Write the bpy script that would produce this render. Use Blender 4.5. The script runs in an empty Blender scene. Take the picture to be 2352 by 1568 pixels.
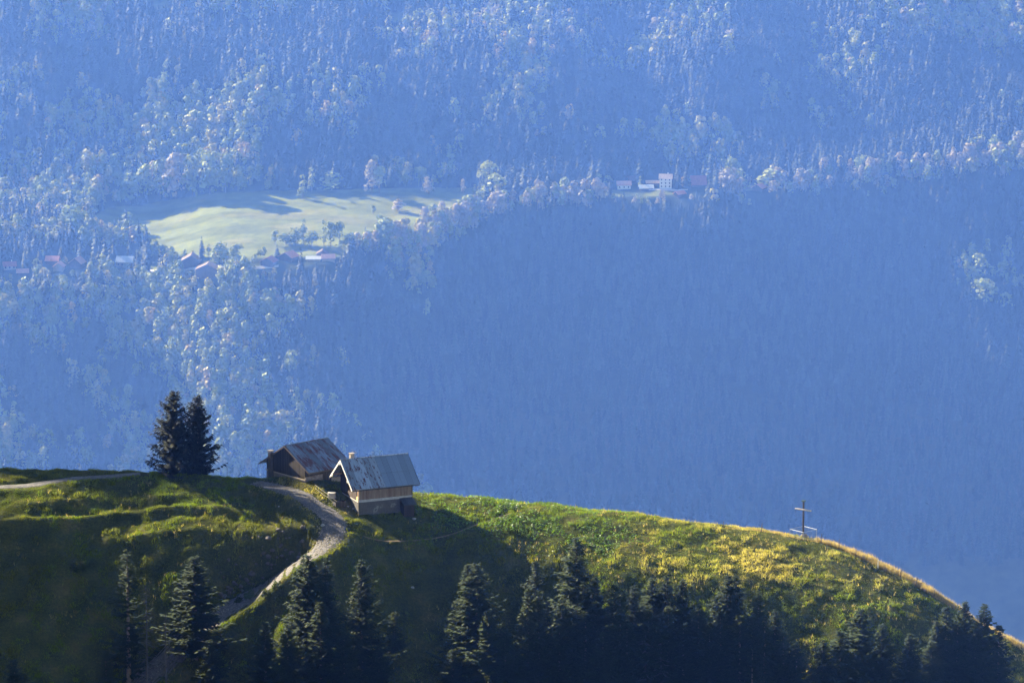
import bpy, math, random
import numpy as np
from mathutils import Vector, Matrix

R = math.radians
rng = np.random.default_rng(7)
random.seed(7)
SC = bpy.context.scene
COL = SC.collection

# ------------------------------------------------------------------ camera numbers (a 200 mm view looking down over a valley)
PITCH = R(12.0)
FPX = 13067.0                      # focal length in units of a 2352 x 1568 frame
CP, SP = math.cos(PITCH), math.sin(PITCH)


def ray(u, v):
    a = (np.asarray(u, float) - 1176.0) / FPX
    b = (784.0 - np.asarray(v, float)) / FPX
    return a, CP + b * SP, -SP + b * CP


def point(u, v, y):
    rx, ry, rz = ray(u, v)
    t = y / ry
    return rx * t, y + 0 * t, rz * t


def project(x, y, z):
    d = y * CP - z * SP
    return 1176.0 + FPX * x / d, 784.0 - FPX * (y * SP + z * CP) / d


# ------------------------------------------------------------------ noise
def _hash(ix, iy, s):
    h = (ix.astype(np.int64) * 374761393 + iy.astype(np.int64) * 668265263 + s * 974634777) & 0xFFFFFFFF
    h = ((h ^ (h >> 13)) * 1274126177) & 0xFFFFFFFF
    return ((h ^ (h >> 16)) & 0xFFFFFF) / float(0xFFFFFF)


def vnoise(x, y, s=0):
    x = np.asarray(x, float); y = np.asarray(y, float)
    ix = np.floor(x).astype(np.int64); iy = np.floor(y).astype(np.int64)
    fx = x - ix; fy = y - iy
    fx = fx * fx * (3 - 2 * fx); fy = fy * fy * (3 - 2 * fy)
    a = _hash(ix, iy, s); b = _hash(ix + 1, iy, s); c = _hash(ix, iy + 1, s); d = _hash(ix + 1, iy + 1, s)
    return (a * (1 - fx) + b * fx) * (1 - fy) + (c * (1 - fx) + d * fx) * fy


def fbm(x, y, s=0, o=4):
    r = 0; a = 0.5; t = 0
    for k in range(o):
        r = r + a * vnoise(np.asarray(x) * 2 ** k, np.asarray(y) * 2 ** k, s + k * 17); t += a; a *= 0.5
    return r / t


def smooth(e0, e1, x):
    t = np.clip((x - e0) / (e1 - e0), 0, 1)
    return t * t * (3 - 2 * t)


# ------------------------------------------------------------------ mesh helpers
def mesh_np(name, V, F, mat, parent=None, col=None, smooth_shade=False):
    """V (n,3) float, F (m,k) int, all faces with k corners; col (n,3) point colours."""
    V = np.ascontiguousarray(V, np.float32); F = np.ascontiguousarray(F, np.int32)
    me = bpy.data.meshes.new(name)
    m, k = F.shape
    me.vertices.add(len(V)); me.vertices.foreach_set('co', V.ravel())
    me.loops.add(m * k); me.loops.foreach_set('vertex_index', F.ravel())
    me.polygons.add(m)
    me.polygons.foreach_set('loop_start', np.arange(0, m * k, k, dtype=np.int32))
    me.polygons.foreach_set('loop_total', np.full(m, k, np.int32))
    if smooth_shade:
        me.polygons.foreach_set('use_smooth', np.ones(m, bool))
    me.update(calc_edges=True)
    if col is not None:
        at = me.attributes.new('tint', 'FLOAT_COLOR', 'POINT')
        c4 = np.ones((len(V), 4), np.float32); c4[:, :3] = col
        at.data.foreach_set('color', c4.ravel())
    if mat is not None:
        me.materials.append(mat)
    o = bpy.data.objects.new(name, me); COL.objects.link(o)
    if parent is not None:
        o.parent = parent
    return o


class MB:
    """collects boxes, prisms and tubes, then links them as one mesh object"""
    def __init__(s): s.v = []; s.f = []

    def hexa(s, p):            # 8 points: bottom 4 ccw, top 4 ccw
        n = len(s.v); s.v += [tuple(q) for q in p]
        for q in ((3, 2, 1, 0), (4, 5, 6, 7), (0, 1, 5, 4), (1, 2, 6, 5), (2, 3, 7, 6), (3, 0, 4, 7)):
            s.f.append(tuple(n + i for i in q))
        return s

    def box(s, a, b):
        x0, y0, z0 = a; x1, y1, z1 = b
        return s.hexa([(x0, y0, z0), (x1, y0, z0), (x1, y1, z0), (x0, y1, z0), (x0, y0, z1), (x1, y0, z1), (x1, y1, z1), (x0, y1, z1)])

    def prism(s, pts, off):    # polygon extruded by a vector
        n = len(s.v); k = len(pts)
        s.v += [tuple(p) for p in pts] + [(p[0] + off[0], p[1] + off[1], p[2] + off[2]) for p in pts]
        s.f.append(tuple(n + i for i in range(k))); s.f.append(tuple(n + k + i for i in reversed(range(k))))
        for i in range(k):
            j = (i + 1) % k
            s.f.append((n + j, n + i, n + k + i, n + k + j))
        return s

    def tube(s, pts, rad, sides=6):
        n0 = len(s.v); pts = [Vector(p) for p in pts]
        if not hasattr(rad, '__len__'): rad = [rad] * len(pts)
        for i, p in enumerate(pts):
            d = (pts[min(i + 1, len(pts) - 1)] - pts[max(i - 1, 0)]).normalized()
            a = d.orthogonal().normalized() if abs(d.z) < .9 else Vector((1, 0, 0)).cross(d).normalized()
            b = d.cross(a)
            for q in range(sides):
                t = 2 * math.pi * q / sides
                s.v.append(tuple(p + (a * math.cos(t) + b * math.sin(t)) * rad[i]))
        for i in range(len(pts) - 1):
            for q in range(sides):
                r = (q + 1) % sides
                s.f.append((n0 + i * sides + q, n0 + i * sides + r, n0 + (i + 1) * sides + r, n0 + (i + 1) * sides + q))
        s.f.append(tuple(n0 + q for q in reversed(range(sides))))
        s.f.append(tuple(n0 + (len(pts) - 1) * sides + q for q in range(sides)))
        return s

    def build(s, name, mat, parent=None):
        me = bpy.data.meshes.new(name); me.from_pydata(s.v, [], s.f); me.update()
        me.materials.append(mat)
        o = bpy.data.objects.new(name, me); COL.objects.link(o)
        if parent is not None: o.parent = parent
        return o


def empty(name, loc, rz=0.0):
    o = bpy.data.objects.new(name, None); COL.objects.link(o)
    o.location = loc; o.rotation_euler = (0, 0, rz); o.empty_display_size = 0.3
    return o


def tag(o, label=None, cat=None, group=None, kind=None):
    if label: o['label'] = label
    if cat: o['category'] = cat
    if group: o['group'] = group
    if kind: o['kind'] = kind
    return o


# ------------------------------------------------------------------ materials
def new_mat(name):
    m = bpy.data.materials.new(name); m.use_nodes = True
    nt = m.node_tree; b = nt.nodes['Principled BSDF']
    b.inputs['Specular IOR Level'].default_value = 0.25
    b.inputs['Roughness'].default_value = 0.85
    return m, nt, b


def nd(nt, t, **kw):
    n = nt.nodes.new(t)
    for k, v in kw.items(): setattr(n, k, v)
    return n


def ramp(nt, fac, stops):
    n = nt.nodes.new('ShaderNodeValToRGB')
    e = n.color_ramp.elements
    while len(e) < len(stops): e.new(0.5)
    for i, (p, c) in enumerate(stops):
        e[i].position = p; e[i].color = (c[0], c[1], c[2], 1)
    nt.links.new(fac, n.inputs['Fac'])
    return n.outputs['Color']


def mixc(nt, fac, a, b, mode='MIX'):
    n = nt.nodes.new('ShaderNodeMix'); n.data_type = 'RGBA'; n.blend_type = mode
    for sock, val in ((n.inputs[0], fac), (n.inputs[6], a), (n.inputs[7], b)):
        if hasattr(val, 'default_value') or hasattr(val, 'is_output'): nt.links.new(val, sock)
        elif isinstance(val, (int, float)): sock.default_value = val
        else: sock.default_value = (val[0], val[1], val[2], 1)
    return n.outputs[2]


def math_n(nt, op, a, b=None):
    n = nt.nodes.new('ShaderNodeMath'); n.operation = op
    for sock, val in ((n.inputs[0], a), (n.inputs[1], b)):
        if val is None: continue
        if hasattr(val, 'is_output'): nt.links.new(val, sock)
        else: sock.default_value = val
    return n.outputs[0]


def noise(nt, scale, detail=4, rough=0.55, vec=None, coord='Object', stretch=None):
    n = nt.nodes.new('ShaderNodeTexNoise')
    n.inputs['Scale'].default_value = scale; n.inputs['Detail'].default_value = detail; n.inputs['Roughness'].default_value = rough
    if vec is None:
        tc = nt.nodes.new('ShaderNodeTexCoord'); vec = tc.outputs[coord]
    if stretch:
        mp = nt.nodes.new('ShaderNodeMapping'); mp.inputs['Scale'].default_value = stretch
        nt.links.new(vec, mp.inputs['Vector']); vec = mp.outputs['Vector']
    nt.links.new(vec, n.inputs['Vector'])
    return n.outputs['Fac']


def bump(nt, b, height, strength=0.4, dist=0.05):
    n = nt.nodes.new('ShaderNodeBump'); n.inputs['Strength'].default_value = strength; n.inputs['Distance'].default_value = dist
    nt.links.new(height, n.inputs['Height']); nt.links.new(n.outputs['Normal'], b.inputs['Normal'])


def leaf_mat(name, base=None, trans=0.35, var=0.25, tint=False, rough=0.7, spec=0.2):
    """foliage: reflects and lets light through; base colour from the mesh tint or one colour, varied per object"""
    m = bpy.data.materials.new(name); m.use_nodes = True; nt = m.node_tree; nt.nodes.clear()
    out = nd(nt, 'ShaderNodeOutputMaterial')
    if tint:
        a = nd(nt, 'ShaderNodeAttribute', attribute_name='tint'); c = a.outputs['Color']
    else:
        rgb = nd(nt, 'ShaderNodeRGB'); rgb.outputs[0].default_value = (*base, 1); c = rgb.outputs[0]
        oi = nd(nt, 'ShaderNodeObjectInfo')
        f = ramp(nt, oi.outputs['Random'], [(0, (1 - var, 1 - var * .8, 1 - var)), (1, (1 + var, 1 + var * .7, 1 + var * .4))])
        c = mixc(nt, 1.0, c, f, 'MULTIPLY')
        g = ramp(nt, noise(nt, 0.7, 3), [(0.3, (.75, .75, .75)), (0.7, (1.25, 1.25, 1.2))])
        c = mixc(nt, 1.0, c, g, 'MULTIPLY')
    d = nd(nt, 'ShaderNodeBsdfPrincipled'); d.inputs['Roughness'].default_value = rough; d.inputs['Specular IOR Level'].default_value = spec
    t = nd(nt, 'ShaderNodeBsdfTranslucent'); mx = nd(nt, 'ShaderNodeMixShader'); mx.inputs[0].default_value = trans
    nt.links.new(c, d.inputs['Base Color'])
    tc = mixc(nt, 1.0, c, (1.25, 1.2, 0.6), 'MULTIPLY')
    nt.links.new(tc, t.inputs['Color'])
    nt.links.new(d.outputs[0], mx.inputs[1]); nt.links.new(t.outputs[0], mx.inputs[2]); nt.links.new(mx.outputs[0], out.inputs['Surface'])
    return m


def plain(name, c, rough=0.85, nscale=2.0, amp=0.25, bmp=0.0, spec=0.25, metal=0.0):
    m, nt, b = new_mat(name)
    lo = tuple(x * (1 - amp) for x in c); hi = tuple(min(1, x * (1 + amp)) for x in c)
    f = noise(nt, nscale, 5)
    nt.links.new(ramp(nt, f, [(0.3, lo), (0.7, hi)]), b.inputs['Base Color'])
    b.inputs['Roughness'].default_value = rough; b.inputs['Specular IOR Level'].default_value = spec; b.inputs['Metallic'].default_value = metal
    if bmp: bump(nt, b, f, bmp, 0.1)
    return m


def boards(name, stops, width=0.2, axis=0, streak=0.5):
    """vertical planks: a random shade per plank, a dark joint between planks and grain running down"""
    m, nt, b = new_mat(name)
    tc = nd(nt, 'ShaderNodeTexCoord'); sx = nd(nt, 'ShaderNodeSeparateXYZ'); nt.links.new(tc.outputs['Object'], sx.inputs[0])
    q = math_n(nt, 'DIVIDE', sx.outputs[axis], width); fl = math_n(nt, 'FLOOR', q); fr = math_n(nt, 'SUBTRACT', q, fl)
    wn = nd(nt, 'ShaderNodeTexWhiteNoise', noise_dimensions='1D'); nt.links.new(fl, wn.inputs['W'])
    base = ramp(nt, wn.outputs['Value'], stops)
    st = (6, 6, 0.5)
    g = ramp(nt, noise(nt, 1.5, 5, stretch=st), [(0.3, (1 - streak,) * 3), (0.7, (1 + streak * .5,) * 3)])
    c = mixc(nt, 1.0, base, g, 'MULTIPLY')
    gap = math_n(nt, 'LESS_THAN', fr, 0.09)
    c = mixc(nt, gap, c, (0.012, 0.010, 0.009))
    nt.links.new(c, b.inputs['Base Color']); b.inputs['Roughness'].default_value = 0.8
    bump(nt, b, math_n(nt, 'MULTIPLY', gap, -1.0), 0.6, 0.03)
    return m


def sheet_roof(name, base, rust, rust_lo, rust_hi, streaks=True, corr=0.0, metal=0.35, rough=0.5, scale=0.55, row=0.0, sheet_w=0.9, vary=0.28):
    """metal roofing in local x (along the ridge) and y (down the slope): sheet seams, rust, corrugation"""
    m, nt, b = new_mat(name)
    tc = nd(nt, 'ShaderNodeTexCoord'); o = tc.outputs['Object']
    sx = nd(nt, 'ShaderNodeSeparateXYZ'); nt.links.new(o, sx.inputs[0])
    q = math_n(nt, 'DIVIDE', sx.outputs[0], sheet_w); fl = math_n(nt, 'FLOOR', q); fr = math_n(nt, 'SUBTRACT', q, fl)
    wn = nd(nt, 'ShaderNodeTexWhiteNoise', noise_dimensions='1D'); nt.links.new(fl, wn.inputs['W'])
    v = ramp(nt, wn.outputs['Value'], [(0, tuple(x * (1 - vary) for x in base)), (1, tuple(x * (1 + vary) for x in base))])
    n1 = noise(nt, scale, 8, 0.65, stretch=(3.0, 0.8, 0.8) if streaks else (1, 1, 1))
    n2 = noise(nt, 9.0, 4, 0.6, stretch=(2.0, 0.6, 0.6))
    f = math_n(nt, 'ADD', n1, math_n(nt, 'MULTIPLY', math_n(nt, 'SUBTRACT', n2, 0.5), 0.35))
    rm = nd(nt, 'ShaderNodeMapRange'); rm.inputs[1].default_value = rust_lo; rm.inputs[2].default_value = rust_hi
    nt.links.new(f, rm.inputs[0])
    c = mixc(nt, rm.outputs[0], v, rust)
    seam = math_n(nt, 'LESS_THAN', fr, 0.035)
    c = mixc(nt, math_n(nt, 'MULTIPLY', seam, 0.7), c, (0.03, 0.03, 0.035))
    nt.links.new(c, b.inputs['Base Color'])
    b.inputs['Metallic'].default_value = metal; b.inputs['Roughness'].default_value = rough; b.inputs['Specular IOR Level'].default_value = 0.4
    h = math_n(nt, 'MULTIPLY', seam, 0.6)
    if corr:
        wv = math_n(nt, 'SINE', math_n(nt, 'MULTIPLY', sx.outputs[0], 2 * math.pi / corr))
        h = math_n(nt, 'ADD', h, math_n(nt, 'MULTIPLY', wv, 0.5))
    bump(nt, b, h, 0.8, 0.03)
    return m
SUN, SKY, EXPO = 5.0, 0.05, 2.35
HAZE, HAZE_COL, HAZE_G = .43 / 4700.0, (0.104, 0.236, 0.80), 0.5
ZBOT, ZTOP = -1320, 190
RID = 158.0
# ------------------------------------------------------------------ terrain surfaces (thin-plate through surveyed points)
def tps_fit(x, y, z, lam=1e-4):
    x = np.asarray(x); y = np.asarray(y); z = np.asarray(z)
    mx, my, sc = x.mean(), y.mean(), max(np.ptp(x), np.ptp(y))
    X = (x - mx) / sc; Y = (y - my) / sc; n = len(X)
    r2 = (X[:, None] - X) ** 2 + (Y[:, None] - Y) ** 2
    K = 0.5 * r2 * np.log(r2 + 1e-12) + lam * np.eye(n) * 1e-2
    P = np.stack([np.ones(n), X, Y], 1)
    A = np.block([[K, P], [P.T, np.zeros((3, 3))]])
    w = np.linalg.solve(A, np.concatenate([z, np.zeros(3)]))

    def f(qx, qy):
        shp = np.shape(qx); qx = (np.ravel(qx) - mx) / sc; qy = (np.ravel(qy) - my) / sc
        out = np.empty(len(qx))
        for i in range(0, len(qx), 20000):
            a = qx[i:i + 20000]; b = qy[i:i + 20000]
            r2 = (a[:, None] - X) ** 2 + (b[:, None] - Y) ** 2
            out[i:i + 20000] = (0.5 * r2 * np.log(r2 + 1e-12)) @ w[:n] + w[n] + w[n + 1] * a + w[n + 2] * b
        return out.reshape(shp)
    return f


def walk(u, v, y, segs, dv):
    """follow the ground from one surveyed point; segs = (end v, slope in degrees falling towards the viewer)"""
    pts = [point(u, v, y)]
    z = pts[0][2]
    for v_end, s in segs:
        t = math.tan(R(s))
        while (v_end - v) * np.sign(dv) > 1e-6:
            v = v + dv if abs(v_end - v) > abs(dv) else v_end
            _, ry, rz = ray(u, v); k = -rz / ry
            y = (t * y - z) / (t + k); z = -k * y
            pts.append(point(u, v, y))
    return pts


NEAR = [
 (-320, 1078, 892, [(1110, 6), (1180, 18), (1215, 27), (1700, 33)]),
 (0, 1080, 892, [(1106, 6), (1120, 1), (1185, 17), (1215, 26), (1700, 36)]),
 (150, 1080, 892, [(1093, 6), (1105, 1), (1190, 18), (1225, 26), (1700, 36)]),
 (300, 1083, 891, [(1090, 3), (1205, 18), (1250, 27), (1700, 36)]),
 (450, 1091, 889, [(1100, 4), (1208, 17), (1245, 29), (1400, 40), (1700, 36)]),
 (600, 1101, 887, [(1110, 2), (1205, 17), (1230, 31), (1345, 42), (1700, 36)]),
 (700, 1096, 887, [(1106, -3), (1140, 9), (1180, 15), (1216, 19), (1230, 31), (1305, 42), (1700, 37)]),
 (800, 1111, 887, [(1120, -4), (1147, 9), (1180, 13), (1237, 14), (1250, 30), (1340, 40), (1700, 38)]),
 (950, 1132, 887, [(1142, 0), (1180, 10), (1242, 13), (1258, 30), (1700, 39)]),
 (1100, 1146, 885, [(1162, 2), (1215, 11), (1240, 17), (1265, 28), (1700, 39)]),
 (1250, 1161, 883, [(1178, 4), (1235, 14), (1275, 21), (1300, 28), (1700, 39)]),
 (1400, 1174, 881, [(1192, 5), (1290, 15), (1330, 27), (1700, 38)]),
 (1600, 1201, 879, [(1218, 5), (1310, 14), (1350, 25), (1700, 33)]),
 (1750, 1219, 878, [(1234, 5), (1330, 14), (1370, 25), (1700, 32)]),
 (1850, 1238, 877, [(1252, 5), (1350, 14), (1700, 29)]),
 (2000, 1285, 873, [(1300, 5), (1400, 15), (1700, 28)]),
 (2150, 1368, 868, [(1383, 5), (1480, 15), (1700, 27)]),
 (2352, 1491, 860, [(1506, 5), (1568, 16), (1720, 25)]),
 (2620, 1660, 850, [(1720, 10)]),
]
px, py, pz = [], [], []
for u, vc, yc, segs in NEAR:
    pts = walk(u, vc, yc, segs, 14)
    z0 = pts[0][2]
    for dy, dz in ((-0.0, 0.0), (9, -3.6), (22, -12), (45, -30), (90, -68)):
        if dy: pts.append(point(u, 0, yc)[:0] + (pts[0][0] * (yc + dy) / yc, yc + dy, z0 + dz))
    last = walk(u, segs[-1][0] if segs[-1][0] >= 1700 else 1700, pts[len(walk(u, vc, yc, segs, 14)) - 1][1], [(2000, 30)], 60)
    pts += last[1:]
    for p in pts: px.append(float(p[0])); py.append(float(p[1])); pz.append(float(p[2]))
near_base = tps_fit(px, py, pz)

gx = np.unique(np.concatenate([np.arange(-170, -96, 6.0), np.arange(-96, 97, 0.5), np.arange(102, 180, 6.0)]))
gy = np.unique(np.concatenate([np.arange(700, 806, 5.0), np.arange(806, 898, 0.5), np.arange(901, 985, 5.0)]))
GX, GY = np.meshgrid(gx, gy)
GZ = near_base(GX, GY)


def interp_grid(gx, gy, GZ, x, y):
    x = np.asarray(x, float); y = np.asarray(y, float)
    i = np.clip(np.searchsorted(gx, x) - 1, 0, len(gx) - 2); j = np.clip(np.searchsorted(gy, y) - 1, 0, len(gy) - 2)
    fx = np.clip((x - gx[i]) / (gx[i + 1] - gx[i]), 0, 1); fy = np.clip((y - gy[j]) / (gy[j + 1] - gy[j]), 0, 1)
    return (GZ[j, i] * (1 - fx) + GZ[j, i + 1] * fx) * (1 - fy) + (GZ[j + 1, i] * (1 - fx) + GZ[j + 1, i + 1] * fx) * fy


def zn(x, y): return interp_grid(gx, gy, GZ, x, y)


def on_hill(u, v, lift=0.0, y0=770.0, y1=905.0):
    """first point of the near hill that the sight line through (u, v) meets"""
    ys = np.arange(y0, y1, 0.2)
    x, y, z = point(u, v, ys)
    d = z - (zn(x, y) + lift)
    k = np.where(d < 0)[0]
    if len(k) == 0 or k[0] == 0:
        k0 = int(np.argmin(d)); return float(x[k0]), float(ys[k0]), float(zn(x[k0], ys[k0]))
    k = k[0]; f = d[k - 1] / (d[k - 1] - d[k]); yy = ys[k - 1] + 0.2 * f
    x, y, z = point(u, v, yy)
    return float(x), float(yy), float(zn(x, yy))


def polyline_world(uvs, step=0.8):
    P = np.array([on_hill(u, v)[:2] for u, v in uvs])
    d = np.concatenate([[0], np.cumsum(np.hypot(*np.diff(P, axis=0).T))])
    s = np.arange(0, d[-1], step)
    X = np.interp(s, d, P[:, 0]); Y = np.interp(s, d, P[:, 1])
    for _ in range(6):
        X[1:-1] = (X[:-2] + 2 * X[1:-1] + X[2:]) / 4; Y[1:-1] = (Y[:-2] + 2 * Y[1:-1] + Y[2:]) / 4
    return np.stack([X, Y], 1)


def dist_poly(x, y, P):
    """distance to a polyline and the index of the nearest vertex"""
    x = np.ravel(x); y = np.ravel(y); D = np.full(len(x), 1e9); I = np.zeros(len(x), int)
    for a in range(0, len(x), 40000):
        d2 = (x[a:a + 40000, None] - P[:, 0]) ** 2 + (y[a:a + 40000, None] - P[:, 1]) ** 2
        I[a:a + 40000] = d2.argmin(1); D[a:a + 40000] = np.sqrt(d2.min(1))
    return D, I


path_uv = [(585, 1106), (612, 1109), (640, 1118), (685, 1133), (727, 1155), (757, 1182), (771, 1212), (758, 1245), (720, 1273), (659, 1305), (592, 1350),
           (517, 1387), (470, 1424), (430, 1460), (398, 1492), (365, 1520), (330, 1552), (290, 1590)]
left_uv = [(-60, 1122), (0, 1116), (100, 1106), (200, 1096), (270, 1089), (330, 1087)]
foot_uv = [(792, 1222), (830, 1231), (880, 1238), (930, 1240), (985, 1235), (1030, 1227), (1062, 1216), (1100, 1200), (1145, 1185), (1178, 1176)]
MAIN = polyline_world(path_uv); LEFT = polyline_world(left_uv); FOOT = polyline_world(foot_uv)
MAIN_W, LEFT_W, FOOT_W = 2.35, 1.5, 0.24
# noise first (gentle hummocks), then tread the paths level across
amp = smooth(-200, -150, GX) * 1.0
GZ = GZ + amp * ((fbm(GX / 7, GY / 7, 3) - .5) * (1.1 - .55 * smooth(10, 30, GX)) + (fbm(GX / 2.2, GY / 2.2, 9, 3) - .5) * 0.55)
# cattle terraces on the left slope
for uvs, h in (([(0, 1203), (130, 1196), (280, 1184), (400, 1168), (520, 1170), (620, 1176)], 0.55), ([(250, 1243), (420, 1222), (540, 1226), (660, 1215)], 0.45),
               ([(60, 1160), (240, 1150), (420, 1140)], 0.3), ([(430, 1268), (560, 1250), (690, 1232)], 0.4)):
    T = polyline_world(uvs); D, I = dist_poly(GX, GY, T)
    D = D.reshape(GX.shape); I = I.reshape(GX.shape)
    side = (GY - T[I, 1])
    GZ += h * np.exp(-(D / 0.9) ** 2) - 0.5 * h * np.exp(-((side + 1.8) / 1.2) ** 2) * (D < 5)
MW = np.interp(np.arange(len(MAIN)), [0, len(MAIN) * .33, len(MAIN) * .55, len(MAIN)], [2.0, 2.3, 3.7, 3.8])
tread = {}
for nm, P, w, cut in (('main', MAIN, MAIN_W, 0.35), ('left', LEFT, LEFT_W, 0.15), ('foot', FOOT, FOOT_W, 0.08)):
    zc = zn(P[:, 0], P[:, 1])
    for _ in range(12): zc[1:-1] = (zc[:-2] + 2 * zc[1:-1] + zc[2:]) / 4
    D, I = dist_poly(GX, GY, P); D = D.reshape(GX.shape); I = I.reshape(GX.shape)
    if nm == 'main': D = D * MAIN_W / MW[I]
    end = ((I == 0) | (I == len(P) - 1)) & (D > w)
    b = (1 - smooth(w + 0.1, w * 1.6 + 0.5, D)) * (~end)
    GZ = GZ * (1 - b) + (zc[I] - cut) * b
    tread[nm] = zc - cut
n_ = len(gx)
F = np.array([(j * n_ + i, j * n_ + i + 1, (j + 1) * n_ + i + 1, (j + 1) * n_ + i) for j in range(len(gy) - 1) for i in range(n_ - 1)])
# earth under the grass
m_soil, nt, b = new_mat('meadow_soil')
c1 = ramp(nt, noise(nt, 0.25, 6), [(0.3, (.035, .045, .012)), (0.55, (.075, .08, .024)), (0.75, (.14, .12, .045))])
c2 = ramp(nt, noise(nt, 2.5, 5), [(0.35, (.6, .6, .6)), (0.7, (1.25, 1.2, 1.1))])
nt.links.new(mixc(nt, 1.0, c1, c2, 'MULTIPLY'), b.inputs['Base Color']); b.inputs['Roughness'].default_value = 1.0; b.inputs['Specular IOR Level'].default_value = 0
bump(nt, b, noise(nt, 3.0, 5), 0.7, 0.2)
hill = tag(mesh_np('hill', np.stack([GX.ravel(), GY.ravel(), GZ.ravel()], 1), F, m_soil, smooth_shade=True), kind='structure')

# gravel
m_gravel, nt, b = new_mat('gravel')
f1 = noise(nt, 1.1, 5); vo = nd(nt, 'ShaderNodeTexVoronoi'); vo.inputs['Scale'].default_value = 3.2
nt.links.new(nd(nt, 'ShaderNodeTexCoord').outputs['Object'], vo.inputs['Vector'])
g1 = ramp(nt, f1, [(0.3, (.085, .078, .074)), (0.7, (.145, .135, .127))])
g2 = ramp(nt, vo.outputs['Color'], [(0.0, (.65, .65, .66)), (1.0, (1.3, 1.28, 1.25))])
nt.links.new(mixc(nt, 1.0, g1, g2, 'MULTIPLY'), b.inputs['Base Color']); b.inputs['Roughness'].default_value = 0.95
bump(nt, b, vo.outputs['Distance'], 0.8, 0.12)
m_dirt = plain('trodden_earth', (.19, .13, .085), 0.95, 2.0, 0.3, 0.5)


def path_mesh(name, P, w, mat, lift, wob=0.25):
    d = np.gradient(P, axis=0); d /= np.linalg.norm(d, axis=1)[:, None]; nrm = np.stack([-d[:, 1], d[:, 0]], 1)
    k = 9; rows = []
    wb = w
    for i in range(len(P)):
        w = wb * (MW[i] / MAIN_W if P is MAIN else 1)
        wl = w * (1 + wob * (vnoise(i * .23, 3.1, 5) - .5) * 2); wr = w * (1 + wob * (vnoise(i * .23, 9.7, 6) - .5) * 2)
        for q in np.linspace(-1, 1, k):
            o = q * (wl if q < 0 else wr)
            x, y = P[i] + nrm[i] * o
            edge = 1 - abs(q) ** 6
            rows.append((x, y, zn(x, y) + lift * edge - 0.12 * (1 - edge) + edge * 0.10 * (fbm(x / .8, y / .8, 21, 2) - .5)))
    n = len(P)
    F = np.array([(i * k + j, i * k + j + 1, (i + 1) * k + j + 1, (i + 1) * k + j) for i in range(n - 1) for j in range(k - 1)])
    return tag(mesh_np(name, np.array(rows), F, mat, smooth_shade=True), kind='structure')


path_mesh('gravel_path', MAIN, MAIN_W, m_gravel, 0.12)
path_mesh('ridge_path', LEFT, LEFT_W, m_gravel, 0.10)
path_mesh('footpath', FOOT, FOOT_W, m_dirt, 0.08)
# ------------------------------------------------------------------ chalet and barn
m_old = sheet_roof('old_flat_sheets', (.25, .30, .37), (.085, .028, .018), 0.53, 0.60, True, 0, 0.25, 0.5, 0.9, sheet_w=1.1)
m_new = sheet_roof('corrugated_sheets', (.19, .245, .33), (.07, .03, .02), 0.72, 0.8, True, 0.21, 0.3, 0.45, 0.6, sheet_w=0.95, vary=0.10)
m_barnroof = sheet_roof('barn_sheets', (.14, .175, .23), (.095, .026, .018), 0.47, 0.58, True, 0.0, 0.3, 0.5, 0.42, sheet_w=1.25)
m_dark_sheet = sheet_roof('dark_sheets', (.045, .05, .06), (.05, .03, .02), 0.7, 0.8, True, 0.2, 0.3, 0.5, 0.7, sheet_w=0.6)
m_larch = boards('larch_boards', [(0, (.22, .145, .105)), (.35, (.27, .20, .155)), (.6, (.17, .105, .075)), (1, (.30, .235, .185))], 0.17, 0, 0.3)
m_darkwood_y = boards('tarred_boards', [(0, (.045, .030, .022)), (1, (.085, .055, .038))], 0.22, 1, 0.35)
m_darkwood_x = boards('tarred_boards_long', [(0, (.030, .021, .017)), (1, (.058, .040, .031))], 0.20, 0, 0.35)
m_grey_y = boards('weathered_boards', [(0, (.042, .034, .028)), (1, (.085, .068, .055))], 0.30, 1, 0.35)
m_grey_x = boards('weathered_boards_long', [(0, (.05, .043, .038)), (1, (.10, .086, .075))], 0.28, 0, 0.35)
m_render, nt, b = new_mat('patched_render')
f = noise(nt, 0.55, 6); f2 = noise(nt, 4.0, 5)
c = ramp(nt, f, [(0.34, (.075, .067, .062)), (0.60, (.10, .09, .083)), (0.66, (.19, .187, .172)), (0.72, (.095, .085, .077))])
nt.links.new(mixc(nt, 1.0, c, ramp(nt, f2, [(.3, (.8, .8, .8)), (.7, (1.15, 1.15, 1.15))]), 'MULTIPLY'), b.inputs['Base Color']); bump(nt, b, f2, 0.4, 0.05)
m_rubble, nt, b = new_mat('rubble_masonry')
vo = nd(nt, 'ShaderNodeTexVoronoi'); vo.inputs['Scale'].default_value = 2.6
nt.links.new(nd(nt, 'ShaderNodeTexCoord').outputs['Object'], vo.inputs['Vector'])
nt.links.new(ramp(nt, vo.outputs['Color'], [(0, (.13, .10, .085)), (1, (.34, .29, .25))]), b.inputs['Base Color']); bump(nt, b, vo.outputs['Distance'], 0.9, -0.15)
m_white = plain('whitewash_paint', (.72, .68, .60), 0.6, 3, 0.12)
m_greybeam = plain('grey_beam', (.36, .35, .36), 0.8, 2, 0.2)
m_post = plain('pale_timber', (.50, .33, .20), 0.75, 3, 0.2)
m_conc = plain('pale_concrete', (.42, .38, .34), 0.9, 1.5, 0.2, 0.3)
m_stone = plain('grey_limestone', (.34, .32, .29), 0.9, 2.5, 0.3, 0.5)
m_rock = plain('brown_rock', (.24, .20, .165), 0.95, 1.8, 0.35, 0.8)
m_cap = plain('chimney_slab', (.24, .20, .165), .9, 2, .25)
m_black = plain('painted_bay_shade', (.012, .011, .010), 0.9, 1, 0.1)
m_notice = plain('yellow_board', (.85, .72, .25), 0.6, 2, 0.08)
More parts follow.
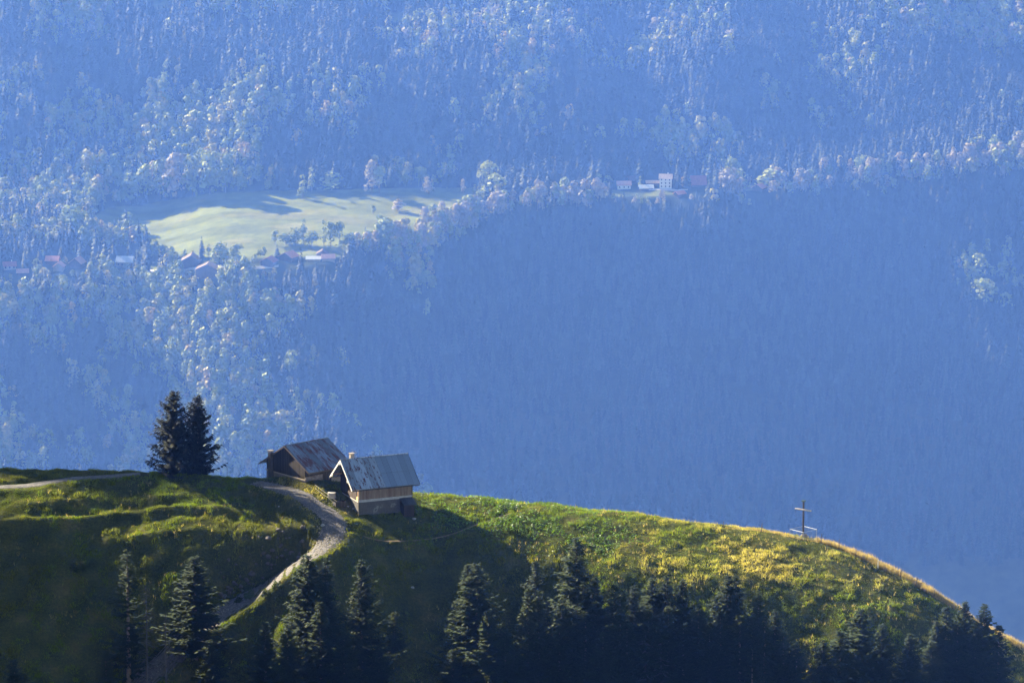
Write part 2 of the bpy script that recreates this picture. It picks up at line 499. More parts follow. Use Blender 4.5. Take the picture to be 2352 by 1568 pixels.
m_galv = plain('galvanised_steel', (.36, .38, .42), 0.45, 4, 0.12, 0, 0.5, 0.4)
m_greywood = plain('split_post_wood', (.14, .105, .08), 0.9, 4, 0.3)
m_palewood = plain('pale_post_wood', (.42, .34, .25), 0.85, 4, 0.2)
m_whitepost = plain('white_plastic', (.70, .70, .68), 0.5, 2, 0.05)
m_copper = plain('green_copper', (.06, .10, .06), 0.7, 3, 0.2)


def slab(mb, x0, x1, yA, zA, yB, zB, t):
    """a roof plane between two lines parallel to x, thickness t downwards"""
    return mb.hexa([(x0, yA, zA - t), (x1, yA, zA - t), (x1, yB, zB - t), (x0, yB, zB - t), (x0, yA, zA), (x1, yA, zA), (x1, yB, zB), (x0, yB, zB)])


# ---- chalet: local x along the long front, local y away along the gable, origin at the near corner
bx, by, bz = on_hill(823.4, 1181.5)
CH = R(23.0)
chalet = tag(empty('chalet', (bx, by, bz), CH), 'wooden chalet with half rusted, half corrugated roof on a pale rendered base beside the path', 'chalet')
Lc, Wc = 9.05, 7.85
RY, RZ, EF, ZF, EB, ZB = Wc / 2, 8.15, Wc / 2 - 5.12, 4.36, Wc / 2 + 4.85, 4.30
sl_f = (RZ - ZF) / (RY - EF); sl_b = (RZ - ZB) / (EB - RY)
X0, X1, XM = -1.5, 9.98, 4.2
MB().box((0, 0, -2.6), (Lc, Wc, 1.96)).build('base_wall', m_render, chalet)
MB().box((-0.05, 0.02, 1.96), (0.30, Wc, 2.08)).build('coping', m_conc, chalet)
zf0 = RZ - sl_f * RY - 0.16
MB().box((0.17, -0.05, 2.36), (Lc, 0.10, zf0)).build('front_cladding', m_larch, chalet)
MB().box((0.02, -0.09, 1.97), (Lc + .03, 0.12, 2.36)).build('beam', m_greybeam, chalet)
MB().box((-0.06, -0.07, 2.09), (0.17, 0.16, zf0)).build('corner_post', m_post, chalet)
MB().box((Lc, -0.05, 1.98), (Lc + .16, 0.12, zf0)).build('corner_post', m_darkwood_x, chalet)
zg = lambda y: (RZ - sl_f * (RY - y) if y < RY else RZ - sl_b * (y - RY)) - 0.16
gable = MB().prism([(0.04, 0.85, 2.08), (0.04, 0.85, zg(.85)), (0.04, RY, zg(RY)), (0.04, Wc, zg(Wc)), (0.04, Wc, 2.08)], (0.14, 0, 0)).build('gable_wall', m_darkwood_y, chalet)
MB().prism([(0.55, 0.10, 2.0), (0.55, 0.10, zg(.1)), (0.55, .85, zg(.85)), (0.55, 0.85, 2.0)], (0.1, 0, 0)).build('bay_shade_panel', m_black, chalet)  # black panel closes the bay, its inner shade put into the colour
MB().prism([(Lc - .14, 0.10, 1.96), (Lc - .14, Wc, 1.96), (Lc - .14, Wc, zg(Wc)), (Lc - .14, RY, zg(RY)), (Lc - .14, 0.10, zg(.10))], (0.12, 0, 0)).build('gable_wall', m_darkwood_y, chalet)
MB().box((0.2, Wc - .12, 1.96), (Lc - .15, Wc + .02, zg(Wc))).build('rear_cladding', m_darkwood_x, chalet)
MB().box((0.02, 0.42, 2.09), (0.07, 0.80, 2.78)).build('notice_board', m_notice, chalet)
# roof planes carry their own frame so that the sheets run down the slope


def roof_plane(name, mat, parent, x0, x1, yA, zA, yB, zB, t=0.1, over=0.0):
    d = math.hypot(yB - yA, zB - zA)
    mb = MB().box((0, 0, -t), (x1 - x0, d, 0.0))
    o = mb.build(name, mat, parent)
    ey = Vector((0, (yB - yA) / d, (zB - zA) / d)); ex = Vector((1, 0, 0)); ez = ex.cross(ey)
    if ez.z < 0:                      # keep the outside face up
        ex = Vector((-1, 0, 0)); ez = ex.cross(ey); org = Vector((x1, yA, zA))
    else: org = Vector((x0, yA, zA))
    o.matrix_local = Matrix.Translation(org + ez * over) @ Matrix((ex, ey, ez)).transposed().to_4x4()
    return o


r1 = roof_plane('roof', m_old, chalet, X0, XM + .08, RY, RZ, EF, ZF, 0.10, 0.03); r1['label'] = 'old flat sheets with flaking rust'
ym, zm = RY + (EF - RY) * .55, RZ + (ZF - RZ) * .55
r2 = roof_plane('roof', m_new, chalet, XM + .08, X1, RY, RZ, ym, zm, 0.10, 0.045); r2['label'] = 'blue grey corrugated sheets, upper row'
r3 = roof_plane('roof', m_new, chalet, XM + .08, X1, ym, zm, EF, ZF, 0.10, 0.0); r3['label'] = 'blue grey corrugated sheets, lower row'
roof_plane('roof', m_old, chalet, X0, X1, RY, RZ, EB, ZB, 0.10, 0.0)
MB().tube([(X0, RY, RZ + .05), (X1, RY, RZ + .05)], 0.10, 8).build('ridge_cap', m_old, chalet)
tF, tB = 0.30, 0.30
for (x, ya, za, yb, zb) in ((X0 - .06, RY, RZ + .04, EF, ZF + .02), (X0 - .06, RY, RZ + .04, EB, ZB + .02)):
    MB().prism([(x, ya, za), (x, ya, za - .34), (x, yb, zb - .30), (x, yb, zb)], (0.05, 0, 0)).build('bargeboard', m_white, chalet)
for (x, ya, za, yb, zb) in ((X1 + .01, RY, RZ + .06, EF, ZF + .03), (X1 + .01, RY, RZ + .04, EB, ZB + .02)):
    MB().prism([(x, ya, za), (x, ya, za - .22), (x, yb, zb - .22), (x, yb, zb)], (0.05, 0, 0)).build('bargeboard', m_dark_sheet, chalet)
MB().box((X0, EF - .03, ZF - .26), (X1, EF + .03, ZF - .10)).build('eaves_board', m_dark_sheet, chalet)
for (y, z) in ((RY, RZ - .42), ((RY + EB) / 2 + 1.0, zg((RY + EB) / 2 + 1.0) - .12), ((RY + EF) / 2 - .6, zg((RY + EF) / 2 - .6) - .12)):
    MB().box((X0 + .02, y - .09, z - .14), (0.04, y + .09, z + .06)).build('purlin', m_white if y == RY else m_post, chalet)
    MB().box((X0 - .10, y - .12, z - .40), (X0 - .02, y + .12, z + .02)).build('purlin_end', m_white, chalet)
ch = MB().box((0.55, RY + .75, 6.2), (1.2, RY + 1.4, RZ + .42)).build('chimney', m_cap, chalet)
mb = MB()
for dx in (0.60, 1.03):
    for dy in (.80, 1.23): mb.box((dx, RY + dy, RZ + .42), (dx + .12, RY + dy + .12, RZ + .60))
mb.box((0.48, RY + .68, RZ + .60), (1.27, RY + 1.47, RZ + .70)); mb.build('chimney_cap', m_cap, ch)
# lean-to shed
sh = MB().box((7.15, -1.5, -3.0), (8.9, -0.002, 1.45)).build('lean_to', m_darkwood_x, chalet); sh['label'] = 'brown wooden lean-to against the front'
rr = MB(); slab(rr, 6.95, 9.15, -1.95, 1.30, 0.0, 2.10, 0.08); rr.build('lean_to_roof', m_dark_sheet, sh)
MB().box((7.75, -1.56, -0.85), (8.7, -1.502, 1.2)).build('door', m_darkwood_x, sh)

# ---- barn
ax, ay, az = on_hill(700.5, 1107.5)
BA = R(41.0)
barn = tag(empty('barn', (ax, ay, az), BA), 'long weathered board barn with rust streaked metal roof and a stone chimney on its gable', 'barn')
Lb, Wb = 8.3, 9.75
bRY, bRZ = Wb / 2, 5.15
bEF, bZF, bEB, bZB = bRY - 6.25, 5.15 - 3.35, bRY + 6.6, 5.15 - 4.0
bsf = (bRZ - bZF) / (bRY - bEF); bsb = (bRZ - bZB) / (bEB - bRY)
zb = lambda y: (bRZ - bsf * (bRY - y) if y < bRY else bRZ - bsb * (y - bRY)) - 0.14
MB().prism([(0, 0, 0.35), (0, 0, zb(0)), (0, bRY, zb(bRY)), (0, Wb, zb(Wb)), (0, Wb, 0.35)], (0.15, 0, 0)).build('gable_wall', m_grey_y, barn)
MB().prism([(Lb - .15, 0, 0.35), (Lb - .15, Wb, 0.35), (Lb - .15, Wb, zb(Wb)), (Lb - .15, bRY, zb(bRY)), (Lb - .15, 0, zb(0))], (0.15, 0, 0)).build('gable_wall', m_grey_y, barn)
MB().box((0.16, 0.0, 0.35), (Lb - .16, 0.14, zb(0) + .02)).build('side_cladding', m_grey_x, barn)
MB().box((3.6, -0.05, -2.2), (Lb, -0.002, zb(0) - .25)).build('side_cladding', m_grey_x, barn)
MB().box((0.16, Wb - .14, 0.35), (Lb - .16, Wb, zb(Wb))).build('rear_cladding', m_grey_x, barn)
MB().box((-.02, 0.002, -3.4), (Lb + .02, Wb + .02, 0.34)).build('stone_footing', m_rubble, barn)
MB().box((0.0, -0.10, -3.2), (3.59, 0.0, 0.85)).build('stone_wall', m_rubble, barn)
MB().box((-0.12, -0.12, 0.26), (-0.022, Wb + .25, 0.46)).build('sill_beam', m_palewood, barn)
roof_plane('roof', m_barnroof, barn, -0.30, 8.75, bRY, bRZ, bEF, bZF, 0.10, 0.02)
roof_plane('roof', m_barnroof, barn, -0.30, 8.75, bRY, bRZ, bEB, bZB, 0.10, 0.0)
MB().tube([(-.3, bRY, bRZ + .04), (8.75, bRY, bRZ + .04)], 0.09, 8).build('ridge_cap', m_barnroof, barn)
for (ya, za, yb, zb_) in ((bRY, bRZ + .03, bEF, bZF + .02), (bRY, bRZ + .03, bEB, bZB + .02)):
    MB().prism([(-.36, ya, za), (-.36, ya, za - .22), (-.36, yb, zb_ - .20), (-.36, yb, zb_)], (0.05, 0, 0)).build('bargeboard', m_greywood, barn)
MB().box((-.3, bEF - .02, bZF - .24), (8.75, bEF + .03, bZF - .10)).build('eaves_board', m_greywood, barn)
ch = MB().box((-0.74, Wb - 1.87, -1.2), (-0.125, Wb - 1.28, bRZ - 1.6)).build('chimney', plain('dark_stone', (.065, .056, .048), .95, 2, .3), barn)  # chimney in one even dark stone tone
mb = MB()
for dx in (-.74, -.27):
    for dy in (-1.87, -1.42): mb.box((dx, Wb + dy, bRZ - 1.6), (dx + .14, Wb + dy + .14, bRZ - 1.36))
mb.box((-.86, Wb - 1.99, bRZ - 1.36), (-.01, Wb - 1.16, bRZ - 1.24)); mb.build('chimney_cap', m_cap, ch)
MB().box((5.4, -0.09, -0.9), (7.8, -0.052, 0.1)).build('hatch', m_palewood, barn)

# ------------------------------------------------------------------ small things around the buildings


def lump(name, loc, s, seed, mat, label, cat, group=None, flat=0.7):
    """a weathered stone: a subdivided block pushed about by noise, set a little into the ground"""
    import bmesh
    bm = bmesh.new(); bmesh.ops.create_icosphere(bm, subdivisions=2, radius=1.0)
    r = random.Random(seed); ax_ = [r.uniform(.75, 1.3), r.uniform(.75, 1.2), r.uniform(.6, 1.0) * flat]
    pl = [(Vector((r.gauss(0, 1), r.gauss(0, 1), r.gauss(0, 1))).normalized(), r.uniform(.55, .9)) for _ in range(9)]
    for v in bm.verts:
        for n, d in pl:
            k = v.co.dot(n)
            if k > d: v.co -= n * (k - d)
        v.co = Vector((v.co.x * ax_[0] * s, v.co.y * ax_[1] * s, v.co.z * ax_[2] * s))
    me = bpy.data.meshes.new(name); bm.to_mesh(me); bm.free(); me.materials.append(mat)
    o = bpy.data.objects.new(name, me); COL.objects.link(o); o.location = loc; o.rotation_euler = (0, 0, r.uniform(0, 6))
    return tag(o, label, cat, group)


# round trough
tx, ty, tz = on_hill(762, 1140)
tr = tag(empty('water_trough', (tx, ty, tz), .3), 'round pale concrete trough beside the gravel path in front of the barn', 'trough')
n = 20; mb = MB()
mb.tube([(0, 0, -.8), (0, 0, .62)], [.64, .60], 24); mb.build('trough_body', m_conc, tr)
mb = MB()
mb.tube([(0, 0, .62), (0, 0, .70)], [.66, .64], 24); mb.build('cover', m_stone, tr)
# wooden edging board beside the chalet
ex_, ey_, ez_ = on_hill(779, 1158)
o = tag(empty('feed_crate', (ex_, ey_, ez_), .5), 'low wooden crate by the left corner of the chalet', 'crate')
mb = MB()
for a_, b_ in (((-.9, -.6, -.3), (.9, -.54, .5)), ((-.9, .54, -.3), (.9, .6, .5)), ((-.9, -.54, -.3), (-.84, .54, .5)), ((.84, -.54, -.3), (.9, .54, .5))): mb.box(a_, b_)
mb.build('crate_side', m_grey_x, o); MB().box((-.83, -.53, -.3), (.83, .53, .12)).build('crate_floor', m_greywood, o)

for i, (u, v, s, lab) in enumerate([
    (951, 1192, .42, 'pale boulder at the foot of the brown lean-to'),
    (799, 1163, .22, 'small white stone on the grass bank below the chalet gable'),
    (812, 1168, .26, 'pale stone against the lit gable base of the chalet'),
    (1220, 1302, .28, 'pale stone alone on the shaded slope between spruces'),
    (948, 1349, .35, 'pale rounded boulder on the dark slope right of the small young spruce'),
    (566, 1371, .3, 'flat pale stone in the dark grass below the path'),
    (742, 1206, .38, 'grey boulder on the inner bank where the path bends'),
    (1187, 1165, .22, 'light stone among the green dock plants'),
    (640, 1163, .22, 'small grey stone on the left knoll above the path'),
    (528, 1535, .3, 'pale stone near the bottom edge below the path'),
]):
    p = on_hill(u, v); lump('boulder', (p[0], p[1], p[2] + s * .15), s, 40 + i, m_stone, lab, 'boulder', 'loose stones on the hill')
# rocky cutting above the path
k = 0
m_cut = plain('cutting_stone', (.115, .098, .088), .95, 2.5, .4, .8)
cut = polyline_world([(695, 1262), (668, 1275), (640, 1285), (605, 1303), (570, 1322), (535, 1343), (505, 1362)], 0.9)
for i in range(len(cut)):
    for q in range(4):
        x = cut[i, 0] + rng.normal(0, .5); y = cut[i, 1] + rng.normal(.3, .8); s = rng.uniform(.15, .55)
        if k >= 90: break
        lump('cutting_rock', (x, y, zn(x, y) + s * .12), s, 200 + k, m_cut, 'rough brown rock in the cutting above the gravel path', 'rock', 'rocks of the path cutting', 0.9); k += 1
# loose stones of the path surface (uncounted)
V, Fq = [], []
for i in range(1500):
    j = rng.integers(0, len(MAIN)); q = np.clip(rng.normal(0, .55), -1.05, 1.05)
    d = MAIN[min(j + 1, len(MAIN) - 1)] - MAIN[max(j - 1, 0)]; d /= np.hypot(*d)
    x = MAIN[j, 0] - d[1] * q * MAIN_W + rng.normal(0, .3); y = MAIN[j, 1] + d[0] * q * MAIN_W + rng.normal(0, .3)
    s = rng.uniform(.04, .11); z = zn(x, y) + .12 + s * .2; a = rng.uniform(0, 6.28); ca, sa = math.cos(a) * s, math.sin(a) * s
    n0 = len(V); e = rng.uniform(.6, 1.1)
    V += [(x + ca, y + sa, z - .05), (x - sa, y + ca, z - .05), (x - ca, y - sa, z - .05), (x + sa, y - ca, z - .05), (x + ca * .5, y + sa * .5, z + s * e), (x - ca * .5, y - sa * .4, z + s * e)]
    Fq += [(n0, n0 + 1, n0 + 4), (n0 + 1, n0 + 5, n0 + 4), (n0 + 1, n0 + 2, n0 + 5), (n0 + 2, n0 + 3, n0 + 5), (n0 + 3, n0 + 4, n0 + 5), (n0 + 3, n0, n0 + 4)]
tag(mesh_np('loose_gravel', np.array(V), np.array(Fq), plain('gravel_stone', (.23, .20, .17), .95, 2, .3)), kind='stuff')

# ------------------------------------------------------------------ summit cross in its railing
cx_, cy_, cz_ = on_hill(1844.8, 1233)
cross = tag(empty('summit_cross', (cx_, cy_, cz_), R(-33)), 'tall wooden cross with pale crossbar inside a metal railing on the ridge', 'cross')
MB().tube([(0, 0, -.6), (0, 0, 2.5), (0, 0, 5.85)], [.16, .155, .15], 8).build('upright', plain('grey_timber', (.065, .052, .038), .85, 4, .3), cross)
MB().tube([(-1.45, -.14, 4.52), (1.45, -.14, 4.52)], .13, 8).build('crossbar', plain('bleached_timber', (.62, .52, .43), .8, 4, .15), cross)
MB().box((-.27, -.27, 5.85), (.27, .27, 6.0)).build('cap', m_copper, cross)
rail = tag(empty('railing', (cx_, cy_ - .35, cz_), R(42)), 'square grey metal railing around the foot of the summit cross', 'railing')
hs, hh = 1.5, 1.5
cor = [(-hs, -hs), (hs, -hs), (hs, hs), (-hs, hs)]
ca, sa = math.cos(R(42)), math.sin(R(42))
zc = []
for a in cor:
    wx, wy = cx_ + a[0] * ca - a[1] * sa, cy_ - .35 + a[0] * sa + a[1] * ca
    zc.append(zn(wx, wy) - cz_)
zmid = sum(zc) / 4
for i in range(4):
    MB().tube([(*cor[i], zc[i] - .4), (*cor[i], zmid + hh + .12)], .04, 6).build('post', m_galv, rail)
for i in range(4):
    a, b_ = cor[i], cor[(i + 1) % 4]; za, zb2 = zc[i], zc[(i + 1) % 4]
    MB().tube([(*a, zmid + hh), (*b_, zmid + hh)], .032, 6).build('top_rail', m_galv, rail)
    MB().tube([(*a, za + .15), (*b_, zb2 + .15)], .025, 6).build('bottom_rail', m_galv, rail)
    for q in range(1, 14):
        t = q / 14; x = a[0] + (b_[0] - a[0]) * t; y = a[1] + (b_[1] - a[1]) * t
        MB().tube([(x, y, za + (zb2 - za) * t + .12), (x, y, zmid + hh + .06)], .016, 4).build('bar', m_galv, rail)
lump('pedestal_stone', (cx_ + .25, cy_ - .1, cz_ + .22), .6, 77, m_rock, 'brown stone block at the foot of the summit cross inside the railing', 'stone', None, 1.0)

# ------------------------------------------------------------------ fence posts and wires


def post(name, u, v, h, lean, mat, label, r=.07, group=None):
    x, y, z = on_hill(u, v)
    o = MB().tube([(0, 0, -.5), (lean * h * .5, 0, h * .5), (lean * h, 0.03, h)], [r, r * .95, r * .8], 6).build(name, mat)
    o.location = (x, y, z); return tag(o, label, 'fence post', group), Vector((x + lean * h * .9, y, z + h * .9))


ridge_group = 'posts of the ridge fence'
for u, v, h, ln, mt, lab in [
    (1661.6, 1211, 1.0, .05, m_greywood, 'short dark post on the ridge, farthest left of the ridge fence'),
    (1748, 1222, 1.5, .12, m_greywood, 'dark leaning post just left of the cross enclosure'),
    (1885.6, 1247, 1.55, .08, m_greywood, 'dark post just right of the cross enclosure'),
    (1927, 1262, 1.75, .02, m_greywood, 'tall straight grey post in the gold grass, second right of the cross'),
    (1966, 1280, 1.45, .0, m_greywood, 'thin post half sunk in gold grass where the ridge steepens'),
    (2016.6, 1305, 1.4, .0, m_whitepost, 'white plastic stake on the descending ridge fence'),
    (2067, 1326, 1.5, .18, m_greywood, 'leaning dark post right of the white stake'),
    (2102.6, 1347, 1.55, .22, m_greywood, 'strongly leaning brown post, the most tilted of the ridge fence'),
    (2144.7, 1372, 1.35, .05, m_greywood, 'grey post upright on the steep ridge above the spruces'),
    (2191.6, 1399, 1.25, -.02, m_palewood, 'pale new wooden post beside the spruce tops on the ridge')]:
    post('fence_post', u, v, h, ln, mt, lab, .075, ridge_group)
wire_m = plain('twine', (.55, .50, .42), .7, 3, .1)
posts_w = []
for u, v, h, lab in [(723, 1127, 1.15, 'thin stake on the bank below the barn wall'), (754, 1150, 1.15, 'thin stake between the trough and the crate'),
                     (774, 1164, 1.0, 'thin stake at the grass edge by the crate'), (966, 1167, 1.5, 'dark stake in the green slope right of the lean-to'),
                     (1002, 1178, 1.6, 'stake with twine at the edge of the chalet shadow')]:
    posts_w.append(post('stake', u, v, h, .02, m_greywood, lab, .035, 'thin stakes of the twine fence')[1])
for i, j, lab in [(0, 1, 'pale twine strung from the barn bank down to the trough'), (1, 2, 'pale twine strung between trough and crate'), (3, 4, 'double pale twine between the two stakes right of the chalet')]:
    a, b_ = posts_w[i], posts_w[j]; mb = MB()
    for dz in (0, -.55):
        mb.tube([a + Vector((0, 0, dz)), (a + b_) / 2 + Vector((0, 0, dz - .06)), b_ + Vector((0, 0, dz))], .022, 4)
    tag(mb.build('fence_twine', wire_m), lab, 'twine', 'twine of the stake fence')
for u, v, h, lab in [(522, 1096, 1.9, 'thin tall stake on the crest right of the two spruces'), (549, 1099, 1.5, 'thin stake on the crest nearer the barn'),
                     (1182 , 1152, .5, 'tiny stub post on the skyline right of the chalet')]:
    post('stake', u, v, h, .0, m_greywood, lab, .03, 'thin stakes on the skyline')
# ------------------------------------------------------------------ spruces of the near hill


def spruce_mesh(name, H, Rr, seed, mat, whorl=0.42, nb=7, droop=0.35, sparse=0.0, base=0.05, fuzz=1.0, twin=None, power=0.8, rag=0.0):
    """crown of branches in whorls: every branch a curved axis hung with many small needle sprays"""
    r = np.random.default_rng(seed); V = []; F = []

    def axis(x0, y0, z0, z1, R0):
        z = z0
        lob = [(r.uniform(0, 6.28), r.uniform(.0, .30), r.uniform(0, 6.28), r.uniform(.6, 1.8)) for _ in range(3)]
        while z < z1 - .15:
            t = (z - z0) / (z1 - z0)
            rad = R0 * (1 - t) ** power * (0.55 + 0.45 * min(1, t / .12 + .3)) + .12
            rad *= r.uniform(.80, 1.15)
            n = max(4, int(nb * (.6 + .4 * (1 - t))))
            a0 = r.uniform(0, 6.28)
            for k in range(n):
                if r.random() < sparse: continue
                a = a0 + 6.283 * k / n + r.normal(0, .25)
                g = 1 + sum(am * math.cos(a - ph + math.sin(z * fr)) for ph, am, _, fr in lob)
                ln = max(.25, rad * r.uniform(.75 - rag, 1.22 + rag) * g)
                up = .55 * t - droop * (1 - t) + r.normal(0, .10)
                dx, dy = math.cos(a), math.sin(a)
                m = max(2, int(ln / .22))
                zz = z + r.uniform(-.5, .5) * whorl
                for q in range(m + 1):
                    f = (q + r.uniform(0, .9)) / (m + 1)
                    px_ = x0 + dx * ln * f; py_ = y0 + dy * ln * f
                    pz_ = zz + ln * (up * f + .28 * f * f * (1 - t) - .10 * math.sin(3.1 * f))
                    sz = (.70 - .12 * f) * (.5 + .5 * min(1, ln / 1.5)) * fuzz
                    for sgn in (-1, 1):
                        for rep in range(2):
                            b = a + sgn * r.uniform(.35, 1.25)
                            l = sz * r.uniform(.6, 1.2)
                            ex, ey = math.cos(b), math.sin(b)
                            dz = -r.uniform(.05, .75) if rep else r.uniform(-.25, .22)
                            w = l * r.uniform(.55, .9)
                            n0 = len(V)
                            V.extend([(px_ - dx * w * .5, py_ - dy * w * .5, pz_ + .03), (px_ + dx * w * .5, py_ + dy * w * .5, pz_ - .03),
                                      (px_ + ex * l, py_ + ey * l, pz_ + dz * l)])
                            F.append((n0, n0 + 1, n0 + 2))
                # upturned tip
                n0 = len(V); l = .35 * fuzz
                tx_, ty_, tz_ = x0 + dx * ln, y0 + dy * ln, zz + ln * (up + .28 * (1 - t))
                V.extend([(tx_ - dy * .07, ty_ + dx * .07, tz_), (tx_ + dy * .07, ty_ - dx * .07, tz_), (tx_ + dx * l, ty_ + dy * l, tz_ + .12)])
                F.append((n0, n0 + 1, n0 + 2))
            z += whorl * r.uniform(.75, 1.25) * (1 - .45 * t)
        for k in range(5):
            n0 = len(V); a = k * 1.3
            V.extend([(x0 + .07 * math.cos(a), y0 + .07 * math.sin(a), z1 - .6), (x0 - .07 * math.cos(a), y0 - .07 * math.sin(a), z1 - .6), (x0, y0, z1 + .1)]); F.append((n0, n0 + 1, n0 + 2))
    axis(0, 0, H * base, H, Rr)
    if twin: axis(twin[0], twin[1], H * .35, H * twin[2], Rr * .55)
    me_o = mesh_np(name, np.array(V), np.array(F), mat)
    return me_o


def trunk_mesh(name, H, r0, mat, parent, twin=None):
    mb = MB(); mb.tube([(0, 0, -1.0), (0, 0, H * .3), (.03, 0, H * .7), (0, 0, H * .98)], [r0 * 1.15, r0 * .85, r0 * .45, .03], 7)
    if twin: mb.tube([(twin[0] * .2, twin[1] * .2, H * .3), (twin[0], twin[1], H * .5), (twin[0], twin[1], H * twin[2])], [r0 * .5, r0 * .45, .03], 6)
    return mb.build(name, mat, parent)


m_needle = leaf_mat('spruce_needles', (.026, .043, .009), .18, .25)
m_needle_young = leaf_mat('young_spruce_needles', (.038, .054, .013), .25, .15)
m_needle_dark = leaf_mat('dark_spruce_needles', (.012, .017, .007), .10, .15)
m_bark = plain('spruce_bark', (.16, .125, .10), .95, 3, .35, .4)
m_dead = plain('dead_wood', (.085, .078, .072), .95, 3, .25)


def hill_top(u, v, H):
    """foot of a tree H tall on the near hill whose tip is seen at (u, v)"""
    ys = np.arange(775.0, 895, .1); x, y, z = point(u, v, ys)
    d = (z - zn(x, ys)) - H
    k = np.where((d[:-1] >= 0) & (d[1:] < 0))[0]
    k = k[-1] if len(k) else int(np.argmin(abs(d)))
    return float(x[k]), float(ys[k]), float(zn(x[k], ys[k]))


protos = {}


def spruce(kind, u, v, H, Rr, label, group='spruces on the near slope', rz=None, foot=None):
    spec = {
        'full': dict(H=20, Rr=4.2, seed=1, mat=m_needle, whorl=.46, nb=7, droop=.30),
        'full2': dict(H=20, Rr=4.0, seed=2, mat=m_needle, whorl=.48, nb=7, droop=.42),
        'full3': dict(H=20, Rr=3.6, seed=3, mat=m_needle, whorl=.48, nb=6, droop=.25, sparse=.08),
        'twin': dict(H=20, Rr=4.6, seed=4, mat=m_needle, whorl=.5, nb=6, droop=.32, twin=(1.4, -.5, .97)),
        'thin': dict(H=20, Rr=2.9, seed=5, mat=m_needle, whorl=.62, nb=5, droop=.25, sparse=.28),
        'small': dict(H=9, Rr=2.1, seed=6, mat=m_needle_young, whorl=.36, nb=6, droop=.15, fuzz=.8),
        'small2': dict(H=9, Rr=2.0, seed=7, mat=m_needle, whorl=.36, nb=6, droop=.22, fuzz=.8),
    }[kind]
    twin = spec.get('twin')
    if foot is None: foot = hill_top(u, v, H)
    root = tag(empty('spruce_tree', foot, rz if rz is not None else random.uniform(0, 6.28)), label, 'tree', group)
    if kind not in protos:
        sp = dict(spec); mat = sp.pop('mat')
        crown = spruce_mesh('crown', sp.pop('H'), sp.pop('Rr'), sp.pop('seed'), mat, **sp)
        trunk = trunk_mesh('trunk', spec['H'], .26 if spec['H'] > 12 else .12, m_bark, None, twin)
        protos[kind] = (crown, trunk); c, t = crown, trunk
    else:
        c, t = (o.copy() for o in protos[kind])
        COL.objects.link(c); COL.objects.link(t)
    c.parent = root; t.parent = root
    root.scale = (1.22 * Rr / spec['Rr'], 1.22 * Rr / spec['Rr'], H / spec['H'])
    return root


# the two hero spruces on the crest have meshes of their own
for (u, vb, vt, Rr, seed, tw, lab) in ((399, 1084.5, 890, 4.15, 31, None, 'taller left one of the two dark spruces on the crest'), (456, 1088, 902, 3.5, 33, None, 'slimmer right one of the two dark spruces on the crest')):
    f = on_hill(u, vb); H = (vb - vt) * .0666 / .973 * 1.02
    root = tag(empty('spruce_tree', f, 0), lab, 'tree', 'pair of spruces on the crest')
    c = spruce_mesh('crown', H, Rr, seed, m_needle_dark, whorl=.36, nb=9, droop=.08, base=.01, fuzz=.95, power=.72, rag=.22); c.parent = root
    trunk_mesh('trunk', H, .24, m_bark, root)

S = spruce
S('thin', 292, 1263, 21, 3.3, 'tall thin spruce with sparse ragged branches, left of the grey dead tree')
S('full3', 446, 1276, 16, 4.7, 'broad bushy spruce standing in front of the lower path')
S('small', 243, 1489, 9, 2.2, 'small pointed spruce at the foot of the tall thin one')
S('small2', 32, 1511, 9, 2.3, 'small spruce alone in the bottom left corner')
S('full3', 609, 1426, 14, 3.3, 'medium light-tipped spruce left of the big twin-topped pair by the path')
S('twin', 708, 1272, 20, 4.9, 'big twin-topped spruce overlapping the gravel path bend')
S('full2', 750, 1284, 20, 3.6, 'dark spruce close behind and right of the twin-topped one at the path')
S('full', 829, 1286, 20, 3.9, 'dense tapering spruce below the lit edge of the chalet yard')
S('small', 905, 1402, 7.5, 1.9, 'small fluffy young spruce alone right of the tapering one')
S('twin', 1096, 1292, 20, 5.2, 'widest twin-topped spruce in the dark hollow below the chalet shadow')
S('full3', 1213, 1351, 18, 3.3, 'left one of a close pair of spruces left of the tallest spruce')
S('full2', 1238, 1357, 18, 3.1, 'right one of a close pair of spruces left of the tallest spruce')
S('small2', 1229, 1286, 11, 2.2, 'small dark spruce with bare leader behind the close pair')
S('full', 1324, 1236, 23, 4.6, 'tallest spruce, reaching from the shade up into the lit grass')
S('full2', 1341, 1336, 19, 3.4, 'spruce with pale tip just in front of the tallest spruce')
S('full', 1369, 1327, 19, 3.6, 'full spruce right of the pale-tipped one in the central row')
S('full3', 1411, 1340, 18, 3.2, 'spruce with two light leaders in the central row')
S('full', 1424, 1364, 19, 3.4, 'evenly conical spruce in the front of the central row')
S('full2', 1456, 1343, 17, 3.3, 'rough topped spruce between the conical one and the rounded green ones')
S('full3', 1499, 1327, 16, 3.9, 'rounded greener spruce below the dry grass tufts')
S('full2', 1531, 1322, 16, 3.2, 'dark narrow spruce behind the rounded greener one')
S('full', 1569, 1331, 17, 3.5, 'spruce standing alone left of the gap in the right half')
S('full2', 1672, 1316, 19, 3.9, 'ragged dark spruce right of the gap, taller of two close tips')
S('full3', 1691, 1320, 18, 3.2, 'darker companion directly right of the ragged spruce')
S('full', 1743, 1362, 18, 3.3, 'spruce against the lower lit slope right of the ragged pair')
S('full3', 1757, 1410, 17, 2.9, 'slim spruce in front of the one against the lit slope')
S('small', 1711, 1514, 9, 2.6, 'small yellowish spruce at the bottom edge right of the dead trees')
S('thin', 1728, 1484, 14, 1.9, 'thin spruce top rising behind the small yellowish spruce')
S('full2', 1977, 1396, 17, 4.6, 'broad dim spruce below the lit slope in the lower right')
